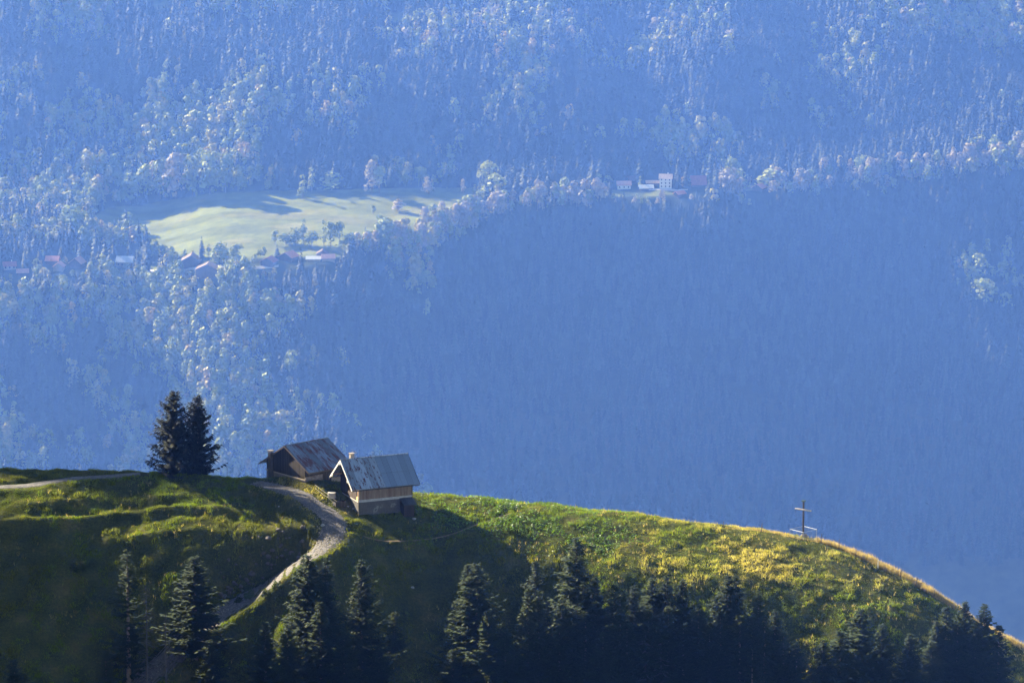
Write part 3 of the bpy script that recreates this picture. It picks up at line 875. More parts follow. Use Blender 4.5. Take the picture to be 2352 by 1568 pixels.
S('full3', 1930, 1447, 15, 3.8, 'low broad spruce left of the dim one in the lower right')
S('full', 1889, 1468, 14, 3.3, 'spruce at the left end of the lower right group')
S('full2', 2026, 1430, 14, 3.2, 'spruce at the right shoulder of the broad dim one')
S('full', 2089, 1455, 15, 3.6, 'spruce half hidden left of the three spruces at the ridge')
S('full3', 2174, 1391, 18, 3.8, 'left one of three spruces rising over the ridge line on the right')
S('full', 2218, 1382, 18, 3.6, 'yellow-tipped middle one of three spruces at the ridge on the right')
S('full2', 2262, 1386, 19, 4.0, 'pointed right one of three spruces at the ridge on the right')
S('full3', 2295, 1434, 17, 3.4, 'lower spruce at the right flank of the three ridge spruces')
S('small', 2197, 1519, 8, 2.0, 'small young spruce in front of the three ridge spruces')
S('small2', 2085, 1530, 9, 2.3, 'small spruce at the bottom edge left of the three ridge spruces')
for u, v, H, Rr, k, lab in ((480, 1468, 12, 3.2, 'full2', 'dark low spruce right of the broad bushy one'), (660, 1430, 15, 3.4, 'full2', 'shaded spruce under the twin-topped one by the path'),
                       (790, 1440, 15, 3.4, 'full', 'shaded spruce between the path spruces, tip below them'), (1160, 1440, 14, 3.4, 'full2', 'shaded spruce right of the widest twin-topped one'),
                       (1285, 1440, 15, 3.2, 'full3', 'spruce with bare pale trunk left under the tallest one'), (1385, 1450, 15, 3.2, 'full2', 'shaded spruce low in the central row'),
                       (1570, 1430, 14, 3.6, 'full2', 'dark spruce behind the right dead tree'), (1630, 1440, 14, 3.6, 'full', 'shaded spruce filling the gap in the right half'),
                       (1830, 1478, 13, 3.3, 'full2', 'dark spruce at the bottom between the right groups'), (1800, 1450, 14, 3.0, 'full3', 'dim spruce under the lit lower slope'),
                       (2140, 1470, 14, 3.4, 'full2', 'dark spruce under the left of the three ridge spruces'), (2240, 1478, 14, 3.6, 'full', 'dark spruce under the right of the three ridge spruces'),
                       (1040, 1490, 11, 3.2, 'full3', 'dark low spruce at the bottom left of the widest twin-topped one'), (870, 1480, 11, 2.8, 'full2', 'dark low spruce right under the dense tapering one'),
                       (1440, 1425, 15, 3.6, 'full', 'shaded spruce directly left of the two bare dead spruces'), (1345, 1400, 17, 3.6, 'full3', 'spruce under the pale-tipped one in the central row'),
                       (1490, 1392, 16, 3.6, 'full2', 'shaded spruce right above the left bare dead spruce'), (1535, 1392, 16, 3.6, 'full', 'shaded spruce right above the right bare dead spruce'),
                       (1605, 1385, 16, 3.4, 'full2', 'dark spruce just left of the gap in the right half'), (1655, 1400, 16, 3.6, 'full', 'dark spruce under the left of the ragged pair'),
                       (1700, 1410, 16, 3.6, 'full3', 'dark spruce under the right of the ragged pair'), (1780, 1400, 14, 3.2, 'full2', 'dark spruce at the right end of the dense middle row'),
                       (1290, 1370, 18, 3.4, 'full2', 'spruce tucked left under the tallest one'), (2200, 1430, 16, 3.8, 'full2', 'dark spruce between the left and middle ridge spruces, lower'),
                       (2245, 1435, 16, 3.8, 'full', 'dark spruce between the middle and right ridge spruces, lower'), (2150, 1425, 15, 3.4, 'full', 'dark spruce at the left flank of the three ridge spruces'),
                       (1120, 1400, 17, 3.8, 'full2', 'dark spruce behind the right side of the widest twin-topped one'), (735, 1380, 17, 3.6, 'full3', 'dark spruce filling the foot of the path twin-topped one')):
    S(k, u, v, H, Rr, lab)

# dead spruces: a grey pole with bare drooping branches


def dead_tree(u, v, H, seed, spread, label):
    f = hill_top(u, v, H); r = random.Random(seed)
    root = tag(empty('dead_spruce', f, r.uniform(0, 6)), label, 'dead tree', 'dead grey spruces')
    MB().tube([(0, 0, -1), (0, 0, H * .4), (.05, .03, H * .75), (0.02, .05, H)], [.14, .11, .07, .02], 6).build('trunk', m_dead, root)
    mb = MB(); mb.tube([(0, 0, 0), (0, 0, H * .4), (.05, .03, H * .75), (0.02, .05, H * .97)], .012, 4); z = H * .12
    while z < H * .94:
        t = z / H
        for _ in range(r.randint(1, 3)):
            a = r.uniform(0, 6.28); l = spread * (1 - t) ** .6 * r.uniform(.35, 1.15); c, s_ = math.cos(a), math.sin(a); dr = r.uniform(.1, .5)
            mb.tube([(0, 0, z), (c * l * .5, s_ * l * .5, z - l * dr * .35), (c * l, s_ * l, z - l * dr * .5)], [.06, .045, .02], 4)
            for q in (.45, .7, .9):
                b_ = a + r.choice((-1, 1)) * r.uniform(.5, 1.1); k = l * .28
                p = Vector((c * l * q, s_ * l * q, z - l * dr * (.7 * q if q < .5 else .35 + .3 * (q - .5))))
                mb.tube([p, p + Vector((math.cos(b_) * k, math.sin(b_) * k, -k * .45))], [.035, .015], 3)
        z += r.uniform(.22, .55)
    mb.build('branches', m_dead, root)


dead_tree(335, 1331, 17, 1, 2.4, 'tall grey dead spruce beside the tall thin one, left of the path')
dead_tree(379, 1392, 14, 2, 1.6, 'thin grey dead spruce right of the taller dead one by the path')
dead_tree(1483, 1447, 13, 3, 3.6, 'bare dead spruce at the bottom centre, left one of the close pair')
dead_tree(1519, 1463, 12, 4, 3.6, 'bare dead spruce at the bottom centre, right one with long drooping arms')

# shrubs


def shrub(u, v, s, seed, mat, label, tall=1.0, name='shrub'):
    x, y, z = on_hill(u, v); r = np.random.default_rng(seed); n = int(420 * s)
    d = r.normal(0, 1, (n, 3)); d /= np.linalg.norm(d, axis=1)[:, None]; d[:, 2] = abs(d[:, 2])
    rad = s * r.uniform(.55, 1.05, n)[:, None] * (0.75 + .35 * np.sin(d[:, :1] * 4 + seed) * np.cos(d[:, 1:2] * 5))
    P = d * rad; P[:, 2] *= tall
    a = r.normal(0, 1, (n, 3)); a /= np.linalg.norm(a, axis=1)[:, None]; b_ = np.cross(a, r.normal(0, 1, (n, 3))); b_ /= np.linalg.norm(b_, axis=1)[:, None]
    w = r.uniform(.10, .20, n)[:, None]
    V = np.stack([P - a * w, P - b_ * w * .6, P + a * w, P + b_ * w * .6], 1).reshape(-1, 3); F = np.arange(n * 4).reshape(-1, 4)
    root = tag(empty(name, (x, y, z)), label, 'shrub', 'shrubs on the near slope')
    mesh_np('leaves', V, F, mat, root)
    mb = MB()
    for k in range(6):
        q = 6.28 * k / 6; mb.tube([(0, 0, -.2), (math.cos(q) * s * .3, math.sin(q) * s * .3, s * .5 * tall), (math.cos(q) * s * .6, math.sin(q) * s * .6, s * .85 * tall)], [.04, .03, .01], 4)
    mb.build('stems', m_bark, root)


m_willow = leaf_mat('willow_leaf', (.10, .14, .06), .35, .15)
m_shrub = leaf_mat('shrub_leaf', (.05, .07, .022), .3, .2)
shrub(575, 1373, 1.25, 1, m_willow, 'pale green leafy shrub at the lower edge of the path', 1.1)
shrub(548, 1382, .9, 2, m_shrub, 'dark shrub left of the pale leafy one at the path edge')
shrub(612, 1368, 1.2, 3, m_shrub, 'dark round shrub right of the pale leafy one')
shrub(640, 1352, 1.3, 4, m_shrub, 'dark shrub between the pale leafy one and the twin-topped spruce')
shrub(180, 1310, 1.35, 5, m_needle_young, 'dark round juniper alone on the left slope', 1.4, 'juniper_bush')
shrub(1590, 1395, .9, 6, m_shrub, 'small shrub in the gap between the right spruces')

# ------------------------------------------------------------------ grass


def on_frame(x, y, z, m=40):
    u, v = project(x, y, z); return (u > -m) & (u < 2352 + m) & (v > 900) & (v < 1568 + 130)


def covered(x, y, gap=0.0):
    """paths and buildings keep the grass off"""
    c = np.zeros(len(x), bool)
    for P, w_ in ((MAIN, MAIN_W * .93), (LEFT, LEFT_W * .9), (FOOT, FOOT_W)):
        D, I_ = dist_poly(x, y, P); D = D * MAIN_W / MW[I_] if P is MAIN else D; jit = (vnoise(x * 1.7, y * 1.7, 77) - .5) * .9
        c |= D < (w_ + gap + jit * min(1, w_))
    for (ox, oy, an, l, w2, y_lo) in ((bx, by, CH, Lc, Wc, -1.6), (ax, ay, BA, Lb, Wb, 0)):
        lx = (x - ox) * math.cos(an) + (y - oy) * math.sin(an); ly = -(x - ox) * math.sin(an) + (y - oy) * math.cos(an)
        c |= (lx > -.1) & (lx < l + .1) & (ly > -.1) & (ly < w2)
        if y_lo < 0: c |= (lx > 7.1) & (lx < 9) & (ly > y_lo) & (ly < 0)
    return c


def tufts(name, x, y, h, col, nbl, width, spread, mat, lean=.5, jit=.25):
    n = len(x); z = zn(x, y)
    X = np.repeat(x, nbl) + rng.normal(0, spread, n * nbl); Y = np.repeat(y, nbl) + rng.normal(0, spread, n * nbl)
    Z = zn(X, Y) - .04; Hh = np.repeat(h, nbl) * rng.uniform(.55, 1.15, n * nbl)
    a = rng.uniform(0, 6.283, n * nbl); ln = rng.uniform(0, lean, n * nbl) * Hh; b_ = rng.uniform(0, 6.283, n * nbl)
    wv = width * rng.uniform(.6, 1.4, n * nbl) * (Hh / np.mean(Hh)) ** .5
    dx, dy = np.cos(a) * wv / 2, np.sin(a) * wv / 2
    V = np.stack([np.stack([X - dx, Y - dy, Z], 1), np.stack([X + dx, Y + dy, Z], 1), np.stack([X + np.cos(b_) * ln, Y + np.sin(b_) * ln, Z + Hh], 1)], 1).reshape(-1, 3)
    C = np.repeat(col, nbl, 0) * rng.uniform(1 - jit, 1 + jit, (n * nbl, 1)); C = np.repeat(C, 3, 0)
    return tag(mesh_np(name, V, np.arange(len(V)).reshape(-1, 3), mat, col=C), kind='stuff')


m_grass = leaf_mat('grass_blades', trans=.48, tint=True, rough=.6, spec=.25)
N = 300000
x = rng.uniform(-88, 96, N); y = rng.uniform(828, 896, N); z = zn(x, y)
k = on_frame(x, y, z); x, y, z = x[k], y[k], z[k]
k = ~covered(x, y); x, y, z = x[k], y[k], z[k]
u, v = project(x, y, z)
n1 = fbm(x / 6, y / 6, 31); n2 = fbm(x / 1.6, y / 1.6, 32, 3); n3 = fbm(x / 14, y / 14, 33)
# how straw coloured: more on the right slope, the knoll edge and the crests
right = smooth(1280, 1520, u)
dry = (0.20 + .25 * right + .55 * (n1 - .5) + .9 * (n2 - .5) * (0.6 + .4 * right))
D, _ = dist_poly(x, y, MAIN); dry += .45 * np.exp(-((D - 2.6) / 1.5) ** 2) * (u < 745) * (v < 1230)
dry += .35 * smooth(1225, 1290, v) * smooth(1000, 1300, u) * (1 - smooth(1330, 1380, v)) * (1 - smooth(1750, 1850, u))
lush = smooth(.48, .62, n3) * (1 - .4 * right) + .8 * np.exp(-(((u - 1150) / 240) ** 2 + ((v - 1185) / 60) ** 2)) + .5 * np.exp(-(((u - 1830) / 110) ** 2 + ((v - 1400) / 70) ** 2)) + .5 * np.exp(-(((u - 330) / 170) ** 2 + ((v - 1115) / 25) ** 2))
dry = np.clip(dry - .45 * lush, 0, 1)
g0 = np.array([.052, .074, .012]); g1 = np.array([.175, .19, .032]); st = np.array([.42, .365, .12]); lu = np.array([.14, .21, .008])
col = g0 + (g1 - g0) * np.clip(.2 + 1.2 * (n2 - .3), 0, 1)[:, None]
col = col * (1 - np.clip(lush, 0, 1)[:, None] * .8) + lu * np.clip(lush, 0, 1)[:, None] * .8
dr = .85 * smooth(.42, .95, dry + rng.normal(0, .10, len(x)))[:, None]
col = col * (1 - dr) + st * dr
col = col * (1 + .28 * right)[:, None]  # right slope blades brightened, sunlight put into their colour
hgt = (.13 + .30 * smooth(.45, .75, n2) + .12 * dry) * rng.uniform(.7, 1.3, len(x))
hgt *= np.where(u > 1350, .85, 1.0)
tufts('grass', x, y, hgt, col, 3, .075, .12, m_grass, .8)
# tall stiff straw tussocks standing out
N = 7000
x = rng.uniform(-88, 96, N); y = rng.uniform(828, 892, N); z = zn(x, y); u, v = project(x, y, z)
k = on_frame(x, y, z) & ~covered(x, y, .2) & (fbm(x / 4, y / 4, 51) + .15 * smooth(1200, 1500, u) > .56); x, y = x[k], y[k]
tufts('straw_tussocks', x, y, rng.uniform(.3, .65, len(x)), np.tile([.40, .33, .14], (len(x), 1)) * rng.uniform(.6, 1.1, (len(x), 1)), 5, .06, .12, m_grass, .6)
# gold grass outside the ridge fence
fence_line = [(1560, 1196), (1640, 1209), (1700, 1217), (1748, 1222), (1815, 1234), (1885, 1247), (1927, 1262), (1966, 1280), (2016, 1305), (2067, 1326), (2102, 1347), (2145, 1372), (2191, 1399), (2260, 1440), (2330, 1483), (2420, 1540)]
FL = np.array([on_hill(a, b_)[:2] for a, b_ in fence_line])
N = 11000
t = rng.uniform(0, len(FL) - 1.001, N); i = t.astype(int); f = (t - i)[:, None]
Pq = FL[i] * (1 - f) + FL[i + 1] * f
off = rng.uniform(.15, 5.5, N)
x, y = Pq[:, 0] + off * .25, Pq[:, 1] + off
k = ~((abs(x - cx_) < 2.0) & (abs(y - cy_) < 2.2)) & (t > 1.2 + off * .3); x, y, tt = x[k], y[k], t[k]
tufts('tall_dry_grass', x, y, rng.uniform(.3, 1.0, len(x)) * (.35 + .65 * smooth(2, 6, tt)) * (.6 + .8 * vnoise(x / 1.5, y / 1.5, 5)), np.tile([.40, .31, .17], (len(x), 1)) * rng.uniform(.55, 1.2, (len(x), 1)), 4, .055, .15, m_grass, .45)
# broad leaved dock in the green field right of the chalet
N = 26000
x = rng.uniform(-20, 24, N); y = rng.uniform(862, 890, N); z = zn(x, y); u, v = project(x, y, z)
g = np.exp(-(((u - 1130) / 190) ** 2 + ((v - 1178) / 45) ** 2)) + .8 * np.exp(-(((u - 1290) / 130) ** 2 + ((v - 1215) / 40) ** 2)) + .6 * np.exp(-(((u - 1390) / 60) ** 2 + ((v - 1245) / 40) ** 2))
k = (rng.random(N) < g * smooth(.38, .58, fbm(x / 3, y / 3, 61))) & ~covered(x, y, .3) & (u > 955); x, y, z = x[k], y[k], z[k]
n = len(x); P = np.stack([x, y, z + rng.uniform(.08, .42, n)], 1)
a = rng.normal(0, 1, (n, 3)); a[:, 2] *= .45; a /= np.linalg.norm(a, axis=1)[:, None]; b_ = np.cross(a, rng.normal(0, 1, (n, 3)) + [0, 0, 1.0]); b_ /= np.linalg.norm(b_, axis=1)[:, None]
wl = rng.uniform(.12, .24, n)[:, None]
V = np.stack([P - a * wl, P - b_ * wl * .5, P + a * wl, P + b_ * wl * .5], 1).reshape(-1, 3)
C = np.repeat(np.tile([.11, .19, .016], (n, 1)) * rng.uniform(.7, 1.3, (n, 1)), 4, 0)
m_dock = leaf_mat('dock_leaf', trans=.40, tint=True, rough=.5, spec=.3)
tag(mesh_np('dock_plants', V, np.arange(n * 4).reshape(-1, 4), m_dock, col=C), kind='stuff')
# ------------------------------------------------------------------ the far side of the valley
YF = 4700.0
FAR = [  # u, v of the terrace back, v of the terrace front edge, slopes below as (end v, degrees)
 (-300, 482, 662, [(860, 31), (1300, 34)]),
 (0, 472, 642, [(860, 31), (1300, 34)]),
 (200, 480, 634, [(860, 31), (1300, 34)]),
 (350, 486, 628, [(860, 31), (1300, 34)]),
 (500, 446, 622, [(850, 32), (1300, 35)]),
 (650, 436, 608, [(840, 33), (1300, 37)]),
 (780, 432, 590, [(660, 32), (840, 35), (1260, 26)]),
 (900, 432, 560, [(620, 36), (1300, 41)]),
 (1000, 430, 524, [(545, 30), (590, 38), (1300, 44)]),
 (1100, 427, 492, [(512, 29), (555, 38), (1300, 46)]),
 (1200, 424, 468, [(486, 28), (530, 38), (1300, 47)]),
 (1400, 416, 452, [(470, 28), (515, 38), (1300, 47)]),
 (1600, 407, 442, [(460, 28), (505, 38), (1300, 47)]),
 (1800, 399, 430, [(448, 28), (492, 38), (1300, 47)]),
 (2000, 382, 409, [(427, 28), (472, 38), (1300, 46)]),
 (2200, 354, 383, [(401, 28), (446, 38), (600, 45), (900, 38), (1300, 43)]),
 (2352, 337, 362, [(380, 28), (425, 38), (580, 42), (900, 37), (1300, 43)]),
 (2650, 312, 332, [(350, 28), (395, 38), (580, 40), (900, 37), (1300, 43)]),
]
fx_, fy_, fz_ = [], [], []
for u, vb, vf, segs in FAR:
    up = walk(u, vb, YF, [(vb - 25, 14), (-260, 29.5)], -45)
    tz = 8.5 if u < 1150 else 5.0
    dn = walk(u, vb, YF, [(vf, tz)] + segs, 30)
    for p in up + dn[1:]:
        fx_.append(float(p[0])); fy_.append(float(p[1])); fz_.append(float(p[2]))
far_base = tps_fit(fx_, fy_, fz_)
hx = np.unique(np.concatenate([np.arange(-760, 761, 5.0), np.arange(-380, 160, 2.5)])); hy = np.unique(np.concatenate([np.arange(4080, 5301, 5.0), np.arange(4520, 4760, 2.0)]))
HX, HY = np.meshgrid(hx, hy); HZ = far_base(HX, HY)
hu, hv = project(HX, HY, HZ)
vbk = np.interp(hu, [r[0] for r in FAR], [r[1] for r in FAR]); vfr = np.interp(hu, [r[0] for r in FAR], [r[2] for r in FAR])
flat = smooth(vbk - 35, vbk + 5, hv) * (1 - smooth(vfr - 5, vfr + 30, hv))
upm = 1 - smooth(vbk - 60, vbk - 5, hv)
HZ = HZ + (1 - flat) * ((fbm(HX / 60, HY / 110, 71, 3) - .5) * 22 + (fbm(HX / 25, HY / 40, 72, 3) - .5) * 8) + flat * (fbm(HX / 50, HY / 50, 73, 2) - .5) * 2.2
HZ = HZ + upm * ((fbm(HX / 45 + HY / 400, HY / 500, 74, 2) - .5) * 26 + (fbm(HX / 110 + HY / 200, HY / 130, 75, 2) - .5) * 46)


def zf(x, y): return interp_grid(hx, hy, HZ, x, y)


def on_far(u, v, lift=0.0):
    ys = np.arange(4090.0, 5290, 1.5); x, y, z = point(u, v, ys)
    d = z - (zf(x, ys) + lift); k = np.where(d < 0)[0]
    if len(k) == 0: return float(x[-1]), 5290.0, float(zf(x[-1], 5290))
    k = max(1, k[0]); f = d[k - 1] / (d[k - 1] - d[k]); yy = ys[k - 1] + 1.5 * f; x, y, z = point(u, v, yy)
    return float(x), float(yy), float(zf(x, yy))


def inside(u, v, poly):
    c = np.zeros(np.shape(u), bool); j = len(poly) - 1
    for i in range(len(poly)):
        (ui, vi), (uj, vj) = poly[i], poly[j]
        if vi != vj:
            c ^= ((vi > v) != (vj > v)) & (u < (uj - ui) * (v - vi) / (vj - vi) + ui)
        j = i
    return c


MEADOW = [(215, 530), (215, 495), (250, 476), (330, 470), (480, 444), (560, 440), (680, 436), (760, 436), (850, 434), (930, 432), (1010, 430), (1090, 430), (1112, 455), (1098, 484), (1040, 502), (960, 528), (905, 548),
          (860, 566), (800, 586), (640, 590), (560, 596), (480, 590), (420, 590), (340, 566), (290, 550), (240, 548)]
SMALL = [[(1340, 432), (1400, 436), (1470, 443), (1540, 446), (1500, 452), (1420, 452), (1345, 446)], [(1500, 432), (1560, 434), (1560, 446), (1500, 446)],
         [(520, 583), (575, 583), (575, 600), (520, 600)], [(258, 618), (300, 622), (310, 634), (264, 640)], [(330, 606), (440, 614), (520, 610), (640, 608), (640, 618), (440, 630), (330, 622)],
         [(346, 0), (390, 2), (392, 22), (350, 22)], [(890, 34), (926, 32), (928, 52), (892, 54)], [(1200, 430), (1345, 426), (1345, 446), (1230, 448)], [(690, 576), (800, 570), (800, 590), (690, 590)], [(1690, 428), (1760, 424), (1760, 436), (1690, 440)]]
hu, hv = project(HX, HY, HZ)
mead = inside(hu, hv, MEADOW)
for p in SMALL: mead |= inside(hu, hv, p)
mead = mead.astype(float)
for _ in range(1):
    mead[1:-1, 1:-1] = (mead[1:-1, 1:-1] * 4 + mead[:-2, 1:-1] + mead[2:, 1:-1] + mead[1:-1, :-2] + mead[1:-1, 2:]) / 8
gcol = np.array([.115, .125, .033]) * (0.8 + .4 * fbm(HX / 40, HY / 15, 81, 4))[..., None]
dryp = smooth(.5, .7, fbm(HX / 60, HY / 22, 82, 3))[..., None]
gcol = gcol * (1 - .5 * dryp) + np.array([.17, .155, .06]) * .5 * dryp
gcol = gcol * (1 + .10 * np.sign(np.sin((HX * .25 + HY) / 5.5 + 3 * fbm(HX / 80, HY / 80, 85, 2))))[..., None]
wcol = np.array([.030, .036, .014]) * (0.7 + .6 * fbm(HX / 12, HY / 12, 83, 3))[..., None]
lowm = smooth(820, 1000, hv)[..., None]                    # floor colour lightened low on the slope to imitate paler haze
wcol = wcol * (1 - lowm) + np.array([.05, .05, .026]) * (.85 + .3 * fbm(HX / 30, HY / 30, 84, 3))[..., None] * lowm
fcol = wcol * (1 - mead[..., None]) + gcol * mead[..., None]
m_far, nt, b = new_mat('mountain_meadow_and_wood_floor')
at = nd(nt, 'ShaderNodeAttribute', attribute_name='tint')
g = ramp(nt, noise(nt, .12, 6), [(.3, (.8, .8, .8)), (.7, (1.2, 1.2, 1.2))])
nt.links.new(mixc(nt, 1.0, at.outputs['Color'], g, 'MULTIPLY'), b.inputs['Base Color']); b.inputs['Roughness'].default_value = 1; b.inputs['Specular IOR Level'].default_value = 0
n_ = len(hx)
jj, ii = np.meshgrid(np.arange(len(hy) - 1), np.arange(n_ - 1), indexing='ij'); a = (jj * n_ + ii).ravel()
tag(mesh_np('mountainside', np.stack([HX.ravel(), HY.ravel(), HZ.ravel()], 1), np.stack([a, a + 1, a + n_ + 1, a + n_], 1), m_far, col=fcol.reshape(-1, 3), smooth_shade=True), kind='structure')
# valley bottom between the two slopes, out of sight behind the near hill
vy = np.concatenate([[960, 1100, 1400], np.arange(1800, 4101, 230), [4090]]); vy = np.unique(vy); vx = np.linspace(-1000, 1000, 21)
VX, VY = np.meshgrid(vx, vy)
zv = np.interp(VY, [960, 1400, 2200, 3000, 3600, 4090], [-300, -620, -1120, -1260, -1200, float(HZ[0].mean()) - 6]) + (fbm(VX / 300, VY / 300, 91) - .5) * 30 * smooth(1000, 1500, VY) * (1 - smooth(3700, 4000, VY))
m_val = plain('valley_woods', (.04, .05, .02), 1, .02, .4)
jj, ii = np.meshgrid(np.arange(len(vy) - 1), np.arange(20), indexing='ij'); a = (jj * 21 + ii).ravel()
tag(mesh_np('valley', np.stack([VX.ravel(), VY.ravel(), zv.ravel()], 1), np.stack([a, a + 1, a + 22, a + 21], 1), m_val, smooth_shade=True), kind='structure')

# ------------------------------------------------------------------ far trees


def broad_proto(seed, n=150, H=18.0, Wd=6.0, low=.12, c0=.22):
    """(n*4, 3) corners: leaf clusters on the skins of several lobes"""
    r = np.random.default_rng(seed); L_ = r.integers(9, 14); P = []; N_ = []
    for k in range(L_):
        a = r.uniform(0, 6.28); t = r.uniform(0, 1); rr = Wd * r.uniform(.1, .52) * (1 - .5 * t)
        c = np.array([math.cos(a) * rr, math.sin(a) * rr, H * (c0 + (.80 - c0) * t)]); R0 = Wd * r.uniform(.44, .60) * (1 - .22 * t)
        m = n // L_ + 1; d = r.normal(0, 1, (m, 3)); d[:, 2] = np.where(d[:, 2] < -.3, -d[:, 2], d[:, 2]); d /= np.linalg.norm(d, axis=1)[:, None]
        P.append(c + d * R0 * r.uniform(.85, 1.1, (m, 1)) * [1, 1, 1.1]); N_.append(d)
    P = np.concatenate(P)[:n]; N_ = np.concatenate(N_)[:n]; P[:, 2] = np.maximum(P[:, 2], H * low)
    N_ = N_ + r.normal(0, .32, N_.shape); N_ /= np.linalg.norm(N_, axis=1)[:, None]
    a = np.cross(N_, r.normal(0, 1, N_.shape)); a /= np.linalg.norm(a, axis=1)[:, None]; b_ = np.cross(N_, a)
    s = r.uniform(.55, 1.05, (len(P), 1)) * Wd / 6 * math.sqrt(150 / n) * 1.35
    return np.stack([P - a * s, P - b_ * s * .8, P + a * s, P + b_ * s * .8], 1)


def conifer_proto(seed, n=110, H=20.0, Wd=3.3):
    r = np.random.default_rng(seed); z = np.sort(H * (1 - r.uniform(0, 1, n) ** .62) * .93 + H * .04)
    t = z / H; rad = Wd * (1 - t) ** .85 + .25; a = np.arange(n) * 2.4 + r.normal(0, .4, n); ln = rad * r.uniform(.7, 1.2, n)
    d = np.stack([np.cos(a), np.sin(a), np.zeros(n)], 1); p = np.stack([-np.sin(a), np.cos(a), np.zeros(n)], 1)
    w = (ln * .42 + .25)[:, None]
    A = np.stack([0 * a, 0 * a, z + ln * .35 + .3], 1); B = d * ln[:, None] + p * w + np.stack([0 * a, 0 * a, z - ln * .15], 1); Cc = d * ln[:, None] - p * w + np.stack([0 * a, 0 * a, z - ln * .15], 1)
    T = np.stack([A, B, Cc], 1)
    top = np.array([[[.35, 0, H * .88], [-.35, .1, H * .88], [0, 0, H]], [[0, .35, H * .88], [.1, -.35, H * .88], [0, 0, H]]])
    return np.concatenate([T, top])


BP = [broad_proto(100 + i, 170, 18, [5.7, 6.6, 6.2, 7.0, 4.8, 5.5][i], [.08, .08, .06, .08, .05, .06][i]) for i in range(6)]
CPR = [conifer_proto(120 + i, 100, 20, [3.8, 4.2, 3.4, 4.6][i]) for i in range(4)]


def scatter(protos_, x, y, z, s, sz, rot, col, name, mat):
    Vs, Cs = [], []; pick = rng.integers(0, len(protos_), len(x)); k = protos_[0].shape[1]
    for p in range(len(protos_)):
        q = np.where(pick == p)[0]
        if not len(q): continue
        pr = protos_[p]; c, s_ = np.cos(rot[q])[:, None, None], np.sin(rot[q])[:, None, None]
        X = (pr[None, ..., 0] * c - pr[None, ..., 1] * s_) * s[q][:, None, None] + x[q][:, None, None]
        Y = (pr[None, ..., 0] * s_ + pr[None, ..., 1] * c) * s[q][:, None, None] + y[q][:, None, None]
        Z = pr[None, ..., 2] * sz[q][:, None, None] + z[q][:, None, None]
        Vs.append(np.stack([X, Y, Z], -1).reshape(-1, 3))
        cc = col[q][:, None, :] * rng.uniform(.86, 1.14, (len(q), pr.shape[0], 1))
        Cs.append(np.repeat(cc, k, axis=1).reshape(-1, 3))
    V = np.concatenate(Vs); C = np.concatenate(Cs)
    return tag(mesh_np(name, V, np.arange(len(V)).reshape(-1, k), mat, col=C), kind='stuff')


# where trees stand
NS = 42000
x = rng.uniform(-480, 480, NS); y = rng.uniform(4250, 5100, NS); z = zf(x, y); u, v = project(x, y, z)
k = (u > -60) & (u < 2412) & (v > -40) & (v < 1300); x, y, z, u, v = (q[k] for q in (x, y, z, u, v))
vb_ = np.interp(u, [r[0] for r in FAR], [r[1] for r in FAR]); vf_ = np.interp(u, [r[0] for r in FAR], [r[2] for r in FAR])
open_ = inside(u, v, MEADOW)
for p in SMALL: open_ |= inside(u, v, p)
VILL = [(0, 575, 640, 625), (600, 572, 800, 600), (1400, 405, 1650, 448), (1690, 415, 1760, 438)]
vill = np.zeros(len(x), bool)
for a0, b0, a1, b1 in VILL: vill |= (u > a0) & (u < a1) & (v > b0) & (v < b1)
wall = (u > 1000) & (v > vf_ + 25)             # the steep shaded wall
HOUSE_AT = [(22, 616), (52, 630), (121, 605), (136, 619), (178, 612), (288, 609), (440, 606), (478, 628), (618, 606), (663, 595), (720, 598), (754, 597), (741, 586), (1433, 432), (1484, 434), (1500, 424),
            (1529, 430), (1604, 425), (1744, 436), (1561, 448)]
for a0, a1, b0, b1 in ((340, 396, 0, 44), (884, 930, 30, 78)): open_ |= (u > a0) & (u < a1) & (v > b0) & (v < b1)
keep = ~open_ & (~vill | (rng.random(len(x)) < .22))
garden = np.zeros(len(x), bool)
for a0, b0 in HOUSE_AT:
    keep &= ~((abs(u - a0) < 26) & (v > b0 - 8) & (v < b0 + 26)); garden |= (abs(u - a0) < 26) & (v >= b0 + 26) & (v < b0 + 62)
# thin out so that neighbours keep their distance
cell = {}
order = rng.permutation(len(x)); ok = np.zeros(len(x), bool)
for i in order:
    if not keep[i]: continue
    key = (int(x[i] // 4.5), int(y[i] // 4.5))
    if key in cell: continue
    cell[key] = i; ok[i] = True
x, y, z, u, v, vb_, vf_, wall, vill, garden = (q[ok] for q in (x, y, z, u, v, vb_, vf_, wall, vill, garden))
cl = fbm(x / 75, y / 75, 201, 3); cl2 = fbm(x / 18, y / 18, 202, 2)
pb = 0.24 + 4.4 * (cl - .5) + 1.2 * (cl2 - .5)                       # chance of a broadleaf tree
pb += .45 * (u < 900) * smooth(600, 640, v) * (1 - smooth(760, 900, v)) + .3 * (u < 520) * (v < 480) + .35 * (u < 520) * (v > 640)
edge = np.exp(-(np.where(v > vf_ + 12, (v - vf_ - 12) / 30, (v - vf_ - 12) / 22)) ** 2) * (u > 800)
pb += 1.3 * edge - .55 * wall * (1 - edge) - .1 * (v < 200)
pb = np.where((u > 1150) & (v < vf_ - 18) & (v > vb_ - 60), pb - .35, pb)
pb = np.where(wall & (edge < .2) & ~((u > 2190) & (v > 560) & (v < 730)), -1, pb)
isb = rng.random(len(x)) < np.clip(pb, 0, 1)
small_ = vill | (rng.random(len(x)) < .22)
pal = np.array([[.15, .175, .03], [.19, .20, .035], [.24, .215, .046], [.27, .195, .055], [.20, .185, .06]])
pick = rng.choice(5, len(x), p=[.40, .32, .16, .05, .07])
colB = pal[pick]
